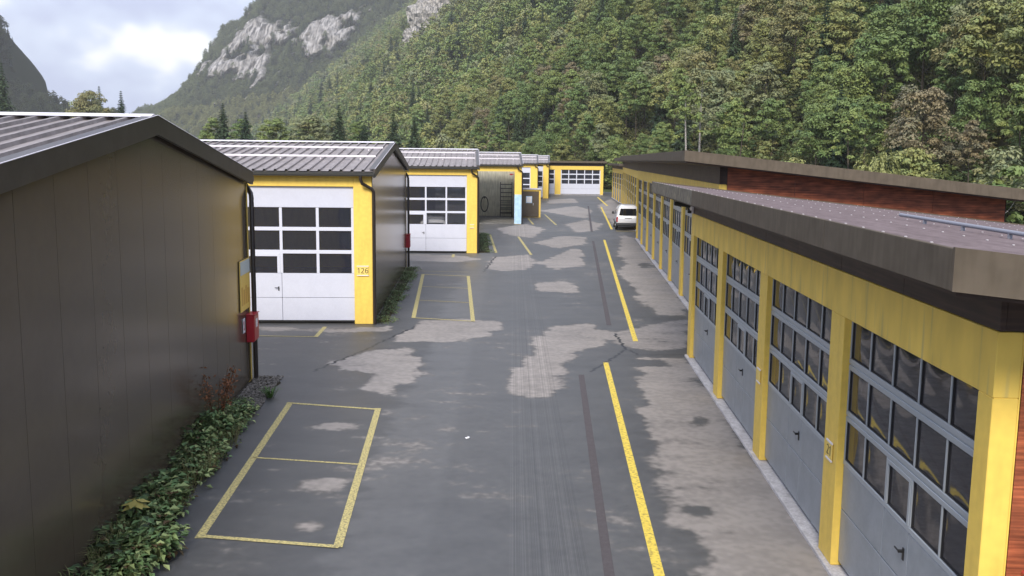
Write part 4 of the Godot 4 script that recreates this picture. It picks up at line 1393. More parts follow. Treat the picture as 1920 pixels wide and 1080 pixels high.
const ROCKS = [[-91.0, -1000.0, 32.0], [-71.0, -1000.0, 27.0], [-101.0, -950.0, 16.0], [-107.0, -940.0, 11.0], [-55.0, -1010.0, 26.0]]

func landscape() -> void:
	hill_noise = FastNoiseLite.new()
	hill_noise.seed = 4; hill_noise.frequency = 0.012; hill_noise.fractal_octaves = 4
	var nz := FastNoiseLite.new()
	nz.seed = 12; nz.frequency = 0.008; nz.fractal_octaves = 5
	var r := RandomNumberGenerator.new()
	r.seed = 2024
	# hill terrain: rows along the valley, columns up the slope
	var pts := []; var cols := PackedColorArray()
	var nx := 60; var ny := 150
	for j in ny:
		var z := 40.0 - 3200.0 * pow(float(j) / (ny - 1), 1.7)
		for i in nx:
			var d := 700.0 * pow(float(i) / (nx - 1), 1.5) - 2.0
			var x := 78.0 + 0.36 * z + d * 1.0628
			pts.append(Vector3(x, hill_y(x, z) - 0.1, z))
			var g := 0.5 + 0.5 * nz.get_noise_2d(x * 2.0, z * 2.0)
			cols.append(Color(0.030, 0.034, 0.014).lerp(Color(0.055, 0.052, 0.022), g))
	tag(inst("hill", grid_mesh(pts, nx, ny, cols), M.cliff), "steep forested hillside rising to the right of the yard", "", "", "structure")
	# far mountain
	pts = []; cols = PackedColorArray()
	nx = 330; ny = 170
	for j in ny:
		var s := 1.35 * j / (ny - 1)
		for i in nx:
			var x := -900.0 + 1300.0 * i / (nx - 1)
			pts.append(mountain_pt(x, s, nz))
	for j in ny:
		for i in nx:
			var p: Vector3 = pts[j * nx + i]
			var v := nz.get_noise_2d(p.x * 16.0, p.y * 3.0)
			var rock := smoothstep(0.22, 0.40, cliffness(p.x, p.y + 3.0, nz)) if p.y > 60.0 else 0.0
			var rc := Color(0.46, 0.44, 0.42).lerp(Color(0.30, 0.28, 0.26), clampf(0.5 + 1.4 * v, 0, 1))
			cols.append(Color(0.040, 0.052, 0.020).lerp(rc, rock))
	tag(inst("mountain", grid_mesh(pts, nx, ny, cols), M.cliff_rock), "distant mountain with pale rock cliffs above woods", "", "", "structure")
	var mcols := cols
	var mp := pts
	var mnx := nx; var mny := ny
	# left spur
	pts = []; cols = PackedColorArray()
	nx = 160; ny = 50
	for j in ny:
		for i in nx:
			pts.append(left_pt(-720.0 + 390.0 * i / (nx - 1), 1.4 * j / (ny - 1), nz))
			var v := nz.get_noise_2d(i * 5.0, j * 14.0)
			cols.append(Color(0.03, 0.036, 0.018).lerp(Color(0.16, 0.15, 0.14), smoothstep(0.18, 0.32, v) if i < 99 else 0.0))
	tag(inst("mountain", grid_mesh(pts, nx, ny, cols), M.cliff), "dark wooded cliff and spur at the left edge of the valley", "", "", "structure")
	# meadow in the gap of the valley
	var md := MB.new()
	md.col = Color(0.10, 0.155, 0.05)
	md.quad(Vector3(-262, 0.3, -600), Vector3(-190, 0.3, -600), Vector3(-240, 22, -700), Vector3(-282, 20, -700))
	tag(obj("meadow", md, M.cliff), "small bright green meadow far behind the left roofs", "", "", "structure")

	# --- tree kinds
	var tones := [Color(0.215, 0.268, 0.084), Color(0.258, 0.275, 0.096), Color(0.168, 0.230, 0.076), Color(0.255, 0.242, 0.104), Color(0.310, 0.325, 0.118), Color(0.240, 0.205, 0.118), Color(0.235, 0.254, 0.126)]
	var white := Color(1, 1, 1)
	var broad := []   # near prototypes
	var broad_far := []
	for k in 4:
		broad.append(broad_crown(r, 15.0, [3.9, 3.3, 4.4, 2.8][k], [3.6, 4.5, 3.0, 5.5][k], [74, 62, 84, 54][k], 96, 0.30, white, 0.22))
		broad_far.append(broad_crown(r, 15.0, [4.6, 3.9, 5.2, 3.6][k], 2.5, 34, 16, 0.85, white, 0.16))
	var firs := []; var firs_far := []
	for k in 2:
		firs.append(fir_crown(r, 18.0, [3.1, 2.7][k], 1.2, 44, 12, 4, white))
		firs_far.append(fir_crown(r, 18.0, [3.4, 3.0][k], 0.6, 27, 8, 2, white))
	var leaf_mats := []
	for t in tones:
		var m: StandardMaterial3D = M.leaf.duplicate()
		m.albedo_color = t.linear_to_srgb()
		leaf_mats.append(m)
	var fir_mats := []
	for t in [Color(0.045, 0.078, 0.038), Color(0.062, 0.095, 0.044)]:
		var m: StandardMaterial3D = M.leaf.duplicate()
		m.albedo_color = t.linear_to_srgb()
		m.backlight_enabled = false
		fir_mats.append(m)
	M.fir_mats = fir_mats; M.firs = firs; M.broad = broad; M.leaf_mats = leaf_mats
	var trunks := [trunk_mesh(r, 15.0, 0.20, 6, 4.0, 4.0), trunk_mesh(r, 15.0, 0.16, 5, 3.4, 5.0)]
	var fir_trunk := trunk_mesh(r, 18.0, 0.20, 0, 1.0, 2.0)
	M.trunks = trunks; M.fir_trunk = fir_trunk

	# --- scatter the hillside forest
	var found := []   # [size seen, pos, height, kind, variant, tone, yaw]
	var z := -30.0
	while z > -2700.0:
		var dist := absf(z)
		var sp := clampf(5.6 + dist * 0.0030, 5.8, 12.0)
		var d := -1.0
		var dmax := 60.0 + 0.26 * dist
		while d < dmax:
			var zz := z + r.randf_range(-0.5, 0.5) * sp
			var dd := d + r.randf_range(-0.5, 0.5) * sp
			var x := 78.0 + 0.36 * zz + dd * 1.0628
			d += sp
			var pick := r.randf(); var v1 := r.randi_range(0, 3); var hr := r.randf(); var yw := r.randf() * TAU; var tr := r.randf()
			var az := atan2(x, -zz)
			if az < -0.62 or az > 0.68: continue
			var yy := hill_y(x, zz)
			var el := (yy - 5.0) / Vector2(x, zz).length()
			if el > 0.25: continue
			var skip := false
			for k in ROCKS:
				var rel := Vector2(x - k[0], zz - k[1])
				var to_cam := Vector2(-k[0], -k[1]).normalized()
				var ahead := rel.dot(to_cam); var side := absf(rel.cross(to_cam))
				if ahead > -k[2] and ahead < k[2] * 7.0 and side < k[2] * 0.55: skip = true
			if skip: continue
			var patch := hill_noise.get_noise_2d(x * 1.6 + 500.0, zz * 1.6)
			var fir := pick < 0.10 + 0.25 * clampf(patch, 0, 1)
			var h := lerpf(10.0, 19.0, hr) if not fir else lerpf(13.0, 23.0, hr)
			if dd < 6.0: h *= 0.75
			h *= lerpf(1.0, 1.15, clampf((dist - 400.0) / 800.0, 0, 1)) * (sp / 5.8 if dist > 500.0 else 1.0) ** 0.5
			var tn := tr + 0.45 * hill_noise.get_noise_2d(x * 2.2, zz * 2.2 + 900.0)
			var ti := 0
			if tn < 0.30: ti = 2
			elif tn < 0.55: ti = 0
			elif tn < 0.74: ti = 1
			elif tn < 0.88: ti = 6
			elif tn < 0.95: ti = 3
			elif tn < 1.02 or dist > 300.0: ti = 4
			else: ti = 5
			if az > 0.40 and el > 0.075 and tr < 0.6: ti = 2
			found.append([h / Vector3(x, yy, zz).length(), Vector3(x, yy - 0.3, zz), h, fir, v1, ti, yw])
		z -= sp
	found.sort_custom(func(a, b): return a[0] > b[0])
	var words := ["mid green", "olive green", "deep green", "brownish olive", "pale yellow green", "rust brown", "grey green"]
	var near_n := 0
	var mm_t := {}; var mm_c := {}
	for f in found:
		var p: Vector3 = f[1]
		var az := atan2(p.x, -p.z)
		var seen: bool = az > -0.30 and az < 0.53 and (p.y - 5.0) / Vector2(p.x, p.z).length() < 0.19
		if near_n < 290 and seen:
			near_n += 1
			var el := (p.y - 5.0) / Vector2(p.x, p.z).length()
			var over: String = "above the left garages" if az < 0.0 else "above the far yard end" if az < 0.12 else "behind the birch" if az < 0.22 else "above the long right roof" if az < 0.34 else "above the red end wall" if az < 0.44 else "near the right edge"
			var band: String = "at the hill foot" if el < 0.0 else "low on the slope" if el < 0.045 else "midway up the slope" if el < 0.09 else "high on the slope"
			var size: String = "tall" if f[2] > 16.5 else "small" if f[2] < 12.0 else "medium"
			tree_at(p, f[2], f[3], f[4], f[5], f[6], size + " " + ("dark conifer" if f[3] else words[f[5]] + " broadleaf tree") + " " + band + " " + over, "nearest trees of the hillside forest")
		else:
			var close: bool = p.length() < 240.0
			var key := "%s%d%s" % ["f" if f[3] else "b", f[4] % (2 if f[3] else 4), "n" if close else "r"]
			if not mm_t.has(key): mm_t[key] = []; mm_c[key] = []
			var s: float = f[2] / (18.0 if f[3] else 15.0)
			var wd: float = s * (1.0 + 0.0 * f[4])
			mm_t[key].append(Transform3D(Basis(Vector3.UP, f[6]).scaled(Vector3(wd, s, wd)), p))
			var c: Color = tones[f[5]] if not f[3] else Color(0.050, 0.082, 0.038)
			mm_c[key].append(c * (0.85 + 0.3 * absf(sin(f[6] * 7.0))))
	for key in mm_t:
		var k := int(key.substr(1, 1))
		var ms: Mesh
		if key[0] == "f": ms = firs[k] if key[2] == "n" else firs_far[k]
		else: ms = broad[k] if key[2] == "n" else broad_far[k]
		many("forest", ms, M.leaf, mm_t[key], mm_c[key], "mass of mixed forest covering the hillside behind the nearest trees")
	# undergrowth between the trunks of the near slope
	var ut := []; var uc := []
	for k in 5200:
		var zz := -40.0 - 300.0 * pow(r.randf(), 1.1)
		var dd := r.randf_range(-3.0, 60.0)
		var x := 78.0 + 0.36 * zz + dd * 1.0628
		var sc := r.randf_range(0.16, 0.34); var yw := r.randf() * TAU; var ti := r.randi_range(0, 4)
		if atan2(x, -zz) > 0.7: continue
		ut.append(Transform3D(Basis(Vector3.UP, yw).scaled(Vector3(sc * 1.3, sc, sc * 1.3)), Vector3(x, hill_y(x, zz) - 0.4, zz)))
		var c: Color = tones[ti]
		uc.append(c * r.randf_range(0.6, 1.0))
	many("undergrowth", broad_far[2], M.leaf, ut, uc, "shrubby undergrowth between the trunks on the near hillside")
	# woods on the far mountain and the left spur
	var wt := [[], []]; var wc := [[], []]
	for k in 30000:
		var x := r.randf_range(-760.0, -60.0); var s := r.randf_range(0.02, 1.05)
		var p := mountain_pt(x, s, nz)
		var ii := clampi(int((x + 900.0) / 1300.0 * (mnx - 1)), 0, mnx - 1); var jj := clampi(int(s / 1.35 * (mny - 1)), 0, mny - 1)
		var hh := r.randf_range(8.0, 15.0); var yw := r.randf() * TAU; var gr := r.randf_range(0.75, 1.25); var fk := r.randf() < 0.5
		if mcols[jj * mnx + ii].r > 0.085: continue
		var fi := 1 if fk else 0
		var sc := hh / (18.0 if fi == 1 else 15.0)
		wt[fi].append(Transform3D(Basis(Vector3.UP, yw).scaled(Vector3(sc * 1.3, sc, sc * 1.3)), p))
		wc[fi].append((Color(0.075, 0.11, 0.055) if fi == 1 else (Color(0.14, 0.17, 0.07) if s > 0.35 else Color(0.24, 0.25, 0.09))) * gr)
	for k in 5000:
		var x := r.randf_range(-720.0, -330.0); var s := pow(r.randf(), 1.2) * 1.05
		var p := left_pt(x, s, nz)
		var hh := r.randf_range(7.0, 13.0); var yw := r.randf() * TAU; var gr := r.randf_range(0.7, 1.3); var fk := r.randf() < 0.45
		var v := nz.get_noise_2d((x + 720.0) / 390.0 * 159.0 * 5.0, s / 1.4 * 49.0 * 14.0)
		if v > 0.24 and x < -478.0: continue
		var fi := 1 if fk else 0
		var sc := hh / (18.0 if fi == 1 else 15.0)
		wt[fi].append(Transform3D(Basis(Vector3.UP, yw).scaled(Vector3(sc * 1.2, sc, sc * 1.2)), p))
		wc[fi].append((Color(0.03, 0.045, 0.024) if fi == 1 else Color(0.055, 0.07, 0.03)) * gr)
	many("mountain_woods", broad_far[0], M.leaf, wt[0], wc[0], "broadleaf woods covering the far mountain slopes")
	many("mountain_woods", firs_far[0], M.leaf, wt[1], wc[1], "dark conifer woods covering the far mountain slopes")
	# rock outcrops on the hillside
	for k in ROCKS.size():
		var R: Array = ROCKS[k]
		var rm := rock_mesh(R[2], 100 + k)
		var o := inst("rock_outcrop", rm, M.rock)
		o.position = Vector3(R[0], hill_y(R[0], R[1]) + R[2] * 0.45, R[1])
		tag(o, ["large pale rock face high on the hillside near the picture's top", "pale rock rib beside the large high rock face", "small pinkish rock outcrop among the hillside trees", "lowest pale boulder of the hillside outcrop", "upper right shoulder of the high pale rock face"] [k], "rock")

func rock_mesh(s: float, sd: int) -> ArrayMesh:
	var n := FastNoiseLite.new()
	n.seed = sd; n.frequency = 0.9; n.fractal_octaves = 4
	var b := MB.new()
	var NU := 28; var NV := 18
	var g := []
	for j in NV + 1:
		var row := []
		for i in NU:
			var th := PI * j / NV; var ph := TAU * i / NU
			var d := Vector3(sin(th) * cos(ph), cos(th), sin(th) * sin(ph))
			var q := 1.0 + 0.45 * n.get_noise_3d(d.x * 2.0, d.y * 1.2, d.z * 2.0) + 0.18 * n.get_noise_3d(d.x * 7.0, d.y * 3.0, d.z * 7.0)
			row.append(Vector3(d.x * 0.6, d.y * 0.62, d.z * 0.55) * s * q)
		g.append(row)
	for j in NV:
		for i in NU:
			var i2 := (i + 1) % NU
			b.quad(g[j + 1][i], g[j][i], g[j][i2], g[j + 1][i2])
	return b.mesh()

var tree_src := {}
func tree_at(p: Vector3, h: float, fir: bool, v: int, tone: int, yaw: float, label: String, group := "") -> Node3D:
	var key := "%s %d %d" % [fir, v, tone]
	if fir: key = "fir %d" % (v % 4)
	var called := "conifer_tree" if fir else "broadleaf_tree"
	var o: Node3D
	if tree_src.has(key):
		o = dup(tree_src[key], label, group)
		if not group and o.has_meta("group"): o.remove_meta("group")
	else:
		o = thing(called, label, "tree", Vector3.ZERO, 0.0, group)
		if fir:
			inst("trunk", M.fir_trunk, M.bark, o)
			inst("crown", M.firs[v % 2], M.fir_mats[(v / 2) % 2], o)
		else:
			inst("trunk", M.trunks[v % 2], M.bark, o)
			inst("crown", M.broad[v % 4], M.leaf_mats[tone], o)
		tree_src[key] = o
	o.position = p
	o.rotation = Vector3(0, yaw, 0)
	var s := h / (18.0 if fir else 15.0)
	o.scale = Vector3(s, s, s)
	return o

func special_trees() -> void:
	var r := RandomNumberGenerator.new()
	r.seed = 77
	# conifers on the valley floor behind the left roofs
	var F := [[-58.0, -205.0, 15.0], [-52.5, -208.0, 13.0], [-66.0, -215.0, 15.5], [-61.0, -212.0, 11.5], [-48.0, -204.0, 11.0], [-43.0, -200.0, 13.5], [-36.5, -198.0, 14.5], [-70.5, -222.0, 12.0], [-31.0, -196.0, 12.5], [-75.0, -230.0, 10.5], [-26.0, -205.0, 14.0], [-40.0, -212.0, 12.0], [-55.5, -200.0, 9.0], [-45.5, -214.0, 13.0], [-21.0, -200.0, 13.0], [-34.0, -206.0, 11.0], [-64.0, -203.0, 10.0]]
	var k := 0
	for f in F:
		tree_at(Vector3(f[0], -0.2, f[1]), f[2], k % 2 == 0, k % 4, [2, 0, 6][k % 3], k * 1.3, "dark tree in the row on the valley floor behind the second left roof", "tree row behind the left roofs").scale *= Vector3(1.5, 1.0 + 0.06 * (k % 4), 1.5)
		k += 1
	tree_at(Vector3(-134.0, -1.0, -300.0), 27.0, false, 2, 3, 0.4, "yellowing autumn tree behind the nearest left roof")
	tree_at(Vector3(-139.0, -1.0, -308.0), 26.5, false, 0, 4, 1.4, "pale yellow tree left of the small conifer on the skyline")
	tree_at(Vector3(-144.0, -1.0, -330.0), 30.0, true, 1, 2, 0.4, "pointed conifer on the skyline above the nearest left roof")
	tree_at(Vector3(-136.5, -1.0, -330.0), 28.5, true, 0, 2, 2.4, "small slim conifer right of the yellowing tree on the skyline")
	tree_at(Vector3(-150.5, -1.0, -280.0), 33.0, true, 2, 2, 0.9, "tall dark conifer at the left edge of the picture")
	# trees between the right rows and the hill
	var bt := thing("birch_tree", "slender birch with white trunk behind the right garage roof", "tree", Vector3(23.8, 0, -121.0))
	var b := MB.new()
	b.tube([Vector3(0, -0.3, 0), Vector3(0.05, 5, 0.0), Vector3(0.0, 10.0, 0.1), Vector3(0.1, 15.5, 0.1)], 0.20, 9, 0.05)
	obj("trunk", b, M.birch, bt)
	inst("crown", broad_crown(r, 17.5, 2.9, 5.5, 60, 50, 0.30, Color(1, 1, 1), 0.22), M.leaf_mats[6], bt)
	for e in [[21.6, -118.0, 0.17, 13.0, 0.25, "grey"], [28.0, -118.0, 0.13, 11.0, -0.6, "leaning"], [37.0, -104.0, 0.12, 9.0, 0.2, "thin"]]:
		var t2 := thing("slim_tree", e[5] + " bare-stemmed tree beside the white birch", "tree", Vector3(e[0], 0, e[1]))
		b = MB.new()
		b.tube([Vector3(0, -0.3, 0), Vector3(0.1 - e[4] * 0.3, e[3] * 0.4, 0), Vector3(-e[4], e[3] * 0.8, 0), Vector3(-e[4] * 1.3, e[3], 0)], e[2], 7, 0.05)
		obj("trunk", b, M.birch if e[5] == "grey" else M.bark, t2)
		inst("crown", broad_crown(r, e[3] + 2.0, 2.0, e[3] * 0.42, 40, 40, 0.30, Color(1, 1, 1), 0.22), M.leaf_mats[0], t2)
	var wl := thing("willow_tree", "rounded pale yellow-green tree behind the long right roof", "tree", Vector3(31.6, 0, -82.0))
	inst("trunk", trunk_mesh(r, 6.0, 0.14, 5, 2.0, 2.0), M.bark, wl)
	inst("crown", willow_crown(r, 7.0, 2.3), M.leaf_mats[4], wl)
	var bs := thing("shrub", "broad olive shrub right of the pale rounded tree", "shrub", Vector3(35.4, 0, -84.0))
	inst("trunk", trunk_mesh(r, 4.5, 0.10, 5, 2.0, 1.0), M.bark, bs)
	inst("crown", broad_crown(r, 6.4, 3.0, 0.6, 70, 50, 0.28, Color(1, 1, 1), 0.2), M.leaf_mats[1], bs)
	var hz := thing("shrub", "grey-green bush at the right edge behind the long roof", "shrub", Vector3(37.6, 0, -72.0))
	inst("trunk", trunk_mesh(r, 5.0, 0.10, 6, 2.0, 1.0), M.birch, hz)
	inst("crown", broad_crown(r, 6.6, 2.6, 0.8, 46, 40, 0.26, Color(1, 1, 1), 0.25), M.leaf_mats[6], hz)
	var sh2 := thing("shrub", "small bright bush left of the pale rounded tree", "shrub", Vector3(26.3, 0, -88.0))
	inst("trunk", trunk_mesh(r, 4.0, 0.08, 5, 1.6, 0.8), M.bark, sh2)
	inst("crown", broad_crown(r, 5.2, 2.6, 0.5, 60, 46, 0.28, Color(1, 1, 1), 0.22), M.leaf_mats[1], sh2)
	var gb := thing("shrub", "green bush beside the garage closing the yard", "shrub", Vector3(15.2, 0, -139.0))
	inst("trunk", trunk_mesh(r, 3.0, 0.08, 4, 1.0, 0.6), M.bark, gb)
	inst("crown", broad_crown(r, 6.2, 2.0, 0.2, 56, 40, 0.32, Color(1, 1, 1), 0.2), M.leaf_mats[0], gb)
	var gs := thing("shrub", "leafy branch reaching past the red end wall at the right edge", "shrub", Vector3(14.2, 0, -26.6))
	inst("trunk", trunk_mesh(r, 4.5, 0.06, 5, 0.9, 1.2), M.bark, gs)
	inst("crown", broad_crown(r, 4.9, 0.9, 1.0, 26, 44, 0.16, Color(1, 1, 1), 0.25), M.leaf_mats[2], gs)

func willow_crown(r: RandomNumberGenerator, h: float, rad: float) -> ArrayMesh:
	var b := MB.new()
	for k in 150:
		var d := rdir(r)
		if d.y < -0.1: d.y = -d.y
		var s := Vector3(d.x * rad, h * 0.45 + d.y * h * 0.5, d.z * rad) * r.randf_range(0.75, 1.0)
		var g := r.randf_range(0.8, 1.25)
		var ln := r.randf_range(0.8, 2.2)
		for m in 16:
			var q := m / 16.0
			var p := s + Vector3(d.x * 0.5 * q, -ln * q, d.z * 0.5 * q) + rdir(r) * 0.12
			b.col = Color(1, 1, 1) * g * r.randf_range(0.85, 1.15)
			leaf_quad(b, p, (d + rdir(r) * 0.6).normalized(), Vector3(0, -1, 0) + rdir(r) * 0.4, 0.12, 0.32)
	return b.mesh()

# ---------------------------------------------------------------- weeds along the walls
func weed_mesh(r: RandomNumberGenerator, h: float, rad: float, leaves: int, size: float) -> ArrayMesh:
	var b := MB.new()
	for k in leaves:
		var an := r.randf() * TAU
		var q := sqrt(r.randf()) * rad
		var y := h * pow(r.randf(), 0.8) * (1.0 - 0.5 * q / rad)
		var p := Vector3(cos(an) * q, y + 0.02, sin(an) * q)
		var g := r.randf_range(0.55, 1.25)
		var yel := r.randf()
		b.col = Color(0.160, 0.270, 0.105).lerp(Color(0.40, 0.46, 0.19), yel * yel) * g
		if r.randf() < 0.14: b.col = Color(0.10, 0.065, 0.03) * g
		var dir := Vector3(cos(an + r.randf_range(-0.8, 0.8)), r.randf_range(-0.3, 0.25), sin(an + r.randf_range(-0.8, 0.8))).normalized()
		var nn := (Vector3.UP + rdir(r) * 0.55 + dir * 0.2).normalized()
		var l := size * r.randf_range(0.6, 1.3)
		# a leaf folded along its midrib
		var side := nn.cross(dir).normalized()
		var d2 := side.cross(nn).normalized()
		var a0 := p; var a1 := p + d2 * l; var mid := p + d2 * l * 0.45
		var w := l * 0.40
		b.quad(a0, mid + side * w + nn * l * 0.10, a1 - nn * l * 0.08, mid - nn * 0.0)
		b.quad(a0, mid, a1 - nn * l * 0.08, mid - side * w + nn * l * 0.10)
	return b.mesh()

func weeds() -> void:
	var r := RandomNumberGenerator.new()
	r.seed = 31
	var proto := []
	for k in 4: proto.append(weed_mesh(r, [0.30, 0.22, 0.42, 0.15][k], [0.30, 0.28, 0.32, 0.28][k], [84, 90, 110, 70][k], [0.085, 0.062, 0.10, 0.05][k]))
	# strip along the nearest brown wall
	var gy := deg_to_rad(4.1)
	var gd := Vector3(-sin(gy), 0, -cos(gy)); var gr := Vector3(cos(gy), 0, -sin(gy))
	var P := Vector3(-4.93, 0, -7.45)
	var earth := MB.new()
	earth.col = Color(0.045, 0.036, 0.026)
	var prev := []
	for k in 61:
		var s := 13.55 * k / 60.0
		var w := 0.52 + 0.05 * sin(k * 0.7) + 0.04 * sin(k * 1.9) + 0.02 * sin(k * 4.3) + 0.24 * (1.0 - smoothstep(2.0, 7.0, s)) + 0.12 * smoothstep(9.0, 13.0, s)
		prev.append([P + gd * s + gr * 0.01, P + gd * s + gr * w])
	for k in 60:
		earth.quad(prev[k][0] + Vector3(0, 0.012, 0), prev[k][1] + Vector3(0, 0.008, 0), prev[k + 1][1] + Vector3(0, 0.008, 0), prev[k + 1][0] + Vector3(0, 0.012, 0))
	tag(obj("soil_strip", earth, M.cliff), "strip of bare soil along the foot of the nearest brown wall", "", "", "structure")
	var tf := [[], [], [], []]
	for k in 170:
		var s := r.randf_range(0.0, 11.3)
		var w := r.randf_range(0.05, 0.50) + (0.28 if s < 4.5 else 0.0) * r.randf()
		var v := r.randi_range(0, 3)
		var sc := r.randf_range(0.7, 1.25)
		if s > 9.0: sc *= lerpf(1.0, 0.4, (s - 9.0) / 2.3)
		var p := P + gd * s + gr * w
		tf[v].append(Transform3D(Basis(Vector3.UP, r.randf() * TAU).scaled(Vector3.ONE * sc), p))
	# thin grass blades among the leaves
	var gb := MB.new()
	for k in 40:
		var an := r.randf() * TAU
		var ln := r.randf_range(0.12, 0.34)
		gb.col = Color(0.16, 0.21, 0.07).lerp(Color(0.30, 0.25, 0.12), r.randf()) * r.randf_range(0.7, 1.2)
		var o := Vector3(cos(an), 0, sin(an))
		var sd := o.cross(Vector3.UP) * 0.005
		var p0 := o * r.randf_range(0.0, 0.16)
		var p1 := p0 + o * ln * 0.3 + Vector3(0, ln * 0.8, 0)
		gb.quad(p0 - sd, p0 + sd, p1 + sd * 0.7, p1 - sd * 0.7)
		gb.tri(p1 - sd * 0.7, p1 + sd * 0.7, p1 + o * ln * 0.45 + Vector3(0, ln * 0.05, 0))
	var gtf := []
	for k in 60:
		var q := P + gd * r.randf_range(0.0, 9.6) + gr * r.randf_range(0.04, 0.62)
		gtf.append(Transform3D(Basis(Vector3.UP, r.randf() * TAU).scaled(Vector3.ONE * r.randf_range(0.6, 1.3)), q))
	many("weeds", gb.mesh(), M.leaf, gtf, [], "thin grass blades among the weeds along the nearest brown wall")
	# tall clump beside the dry weed
	for k in 12:
		var p := P + gd * r.randf_range(7.6, 8.9) + gr * r.randf_range(0.08, 0.35)
		tf[2].append(Transform3D(Basis(Vector3.UP, r.randf() * TAU).scaled(Vector3(0.9, 1.35, 0.9)), p))
	for k in 4: many("weeds", proto[k], M.leaf, tf[k], [], "green leafy weeds growing along the nearest brown wall")
	# strips along the second and third garages
	for e in [[Vector3(-4.21, 0, -27.95), 2.6, 15.0, 0.42, "low weeds along the second left garage's brown gable wall"], [Vector3(-1.90, 0, -49.8), 2.5, 13.0, 0.7, "grass and weeds beside the third left garage"]]:
		var a := deg_to_rad(e[1])
		var d := Vector3(-sin(a), 0, -cos(a)); var rt := Vector3(cos(a), 0, -sin(a))
		var sm := MB.new()
		sm.col = Color(0.06, 0.052, 0.035)
		sm.quad(e[0] + rt * 0.02 + Vector3(0, 0.01, 0) + d * 0.1, e[0] + rt * e[3] + Vector3(0, 0.01, 0) + d * 0.4, e[0] + rt * e[3] + d * e[2] + Vector3(0, 0.01, 0), e[0] + rt * 0.02 + d * e[2] + Vector3(0, 0.01, 0))
		tag(obj("soil_strip", sm, M.cliff), "narrow strip of soil under the " + e[4], "", "", "structure")
		tf = []
		for k in 90:
			var p: Vector3 = e[0] + d * r.randf_range(0.1, e[2]) + rt * r.randf_range(0.1, e[3])
			tf.append(Transform3D(Basis(Vector3.UP, r.randf() * TAU).scaled(Vector3(1.0, 0.8, 1.0) * r.randf_range(0.7, 1.3)), p))
		many("weeds", proto[3], M.leaf, tf, [], e[4])
	# gravel at the end of the first strip
	var st := MB.new()
	var n := FastNoiseLite.new(); n.seed = 3; n.frequency = 1.2
	var g := []
	for j in 6:
		var row := []
		for i in 8:
			var th := PI * j / 5; var ph := TAU * i / 8
			var d := Vector3(sin(th) * cos(ph), cos(th) * 0.7, sin(th) * sin(ph))
			row.append(d * (1.0 + 0.35 * n.get_noise_3d(d.x * 2, d.y * 2, d.z * 2)))
		g.append(row)
	for j in 5:
		for i in 8: st.quad(g[j + 1][i], g[j][i], g[j][(i + 1) % 8], g[j + 1][(i + 1) % 8])
	var stf := []; var stc := []
	for k in 900:
		var s := 13.5 - 3.4 * r.randf()
		var p := P + gd * s + gr * r.randf_range(0.05, 0.66)
		p.y = 0.015
		var q := r.randf_range(0.014, 0.045)
		stf.append(Transform3D(Basis(rdir(r), r.randf() * TAU).scaled(Vector3(q, q * 0.8, q)), p))
		var c := r.randf_range(0.55, 1.35)
		stc.append(Color(c, c * 0.96, c * 0.9))
	many("gravel", st.mesh(), M.stone, stf, stc, "grey-brown gravel at the corner of the nearest brown wall")
	# tall dry weed
	var dw := thing("dry_weed", "tall dry reddish brown weed against the nearest brown wall", "plant", P + gd * 9.15 + gr * 0.22)
	var stem := MB.new(); stem.col = Color(0.10, 0.045, 0.022)
	var hd := MB.new()
	for k in 11:
		var an := r.randf() * TAU
		var tip := Vector3(cos(an) * 0.34, r.randf_range(0.85, 1.5), sin(an) * 0.34)
		stem.tube([Vector3(cos(an) * 0.04, 0, sin(an) * 0.04), tip * Vector3(0.45, 0.55, 0.45), tip], 0.007, 4, 0.003)
		for m in 26:
			var q := r.randf_range(0.45, 1.0)
			hd.col = Color(0.22, 0.085, 0.035) * r.randf_range(0.6, 1.4)
			leaf_quad(hd, tip * Vector3(q, q, q) + rdir(r) * 0.10, rdir(r), rdir(r), 0.03, 0.075)
	obj("stem", stem, M.cliff, dw)
	obj("seed_head", hd, M.leaf, dw)
	# yellow leaves
	var yl := thing("yellow_plant", "low plant with large pale yellow leaves among the weeds", "plant", P + gd * 4.35 + gr * 0.30)
	var lv := MB.new()
	for k in 9:
		var an := k * 0.75
		lv.col = Color(0.42, 0.36, 0.10) * r.randf_range(0.8, 1.15)
		leaf_quad(lv, Vector3(cos(an) * 0.10, 0.42 + 0.03 * (k % 3), sin(an) * 0.10), Vector3(cos(an) * 0.3, 1, sin(an) * 0.3).normalized(), Vector3(cos(an), 0, sin(an)), 0.13, 0.20)
	obj("leaf", lv, M.leaf, yl)
	var ys := MB.new(); ys.col = Color(0.10, 0.12, 0.04)
	ys.tube([Vector3(0, 0, 0), Vector3(0.02, 0.42, 0.01)], 0.008, 5)
	obj("stem", ys, M.cliff, yl)
	# grass tuft at the edge of the gravel
	var tuft := MB.new()
	for k in 70:
		var an := r.randf() * TAU
		var ln := r.randf_range(0.14, 0.30)
		tuft.col = Color(0.09, 0.17, 0.045) * r.randf_range(0.7, 1.3)
		var o := Vector3(cos(an), 0, sin(an))
		var s := o.cross(Vector3.UP) * 0.008
		var p0 := o * r.randf_range(0.0, 0.07)
		var p1 := p0 + o * ln * 0.45 + Vector3(0, ln * 0.75, 0)
		var p2 := p0 + o * ln * 0.95 + Vector3(0, ln * 0.7, 0)
		tuft.quad(p0 - s, p0 + s, p1 + s * 0.8, p1 - s * 0.8)
		tuft.tri(p1 - s * 0.8, p1 + s * 0.8, p2)
	var to := obj("grass_tuft", tuft, M.leaf)
	to.position = P + gd * 11.6 + gr * 0.72
	tag(to, "bright green grass tuft at the edge of the gravel", "plant")

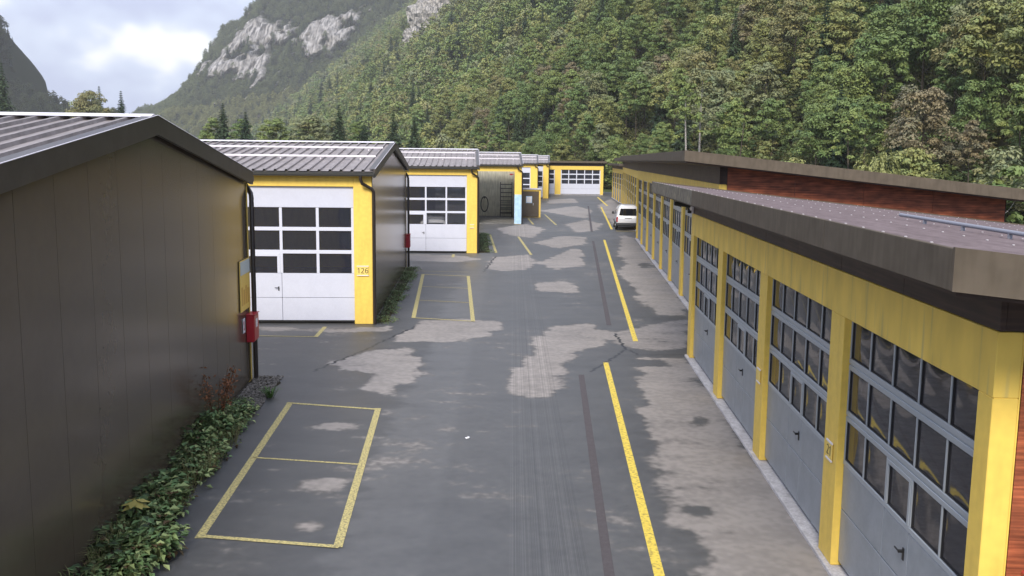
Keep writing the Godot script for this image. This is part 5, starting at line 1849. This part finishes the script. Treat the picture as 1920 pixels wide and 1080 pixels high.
func _ready() -> void:
	materials()
	set_the_view()
	ground()
	landscape()
	buildings()
	fixtures()
	van(Vector3(8.35, 0, -67.6), deg_to_rad(-3.5), "white panel van parked beside the second right garage row")
	var yw := deg_to_rad(2.5)
	var inside := Vector3(-1.90, 0.03, -49.8) + Vector3(cos(yw), 0, -sin(yw)) * -2.35 + Vector3(-sin(yw), 0, -cos(yw)) * 0.42
	var v2 := van(inside, yw, "white van parked inside the third left garage, seen through its glazed door")
	v2.set_meta("group", "")
	v2.remove_meta("group")
	special_trees()
	weeds()
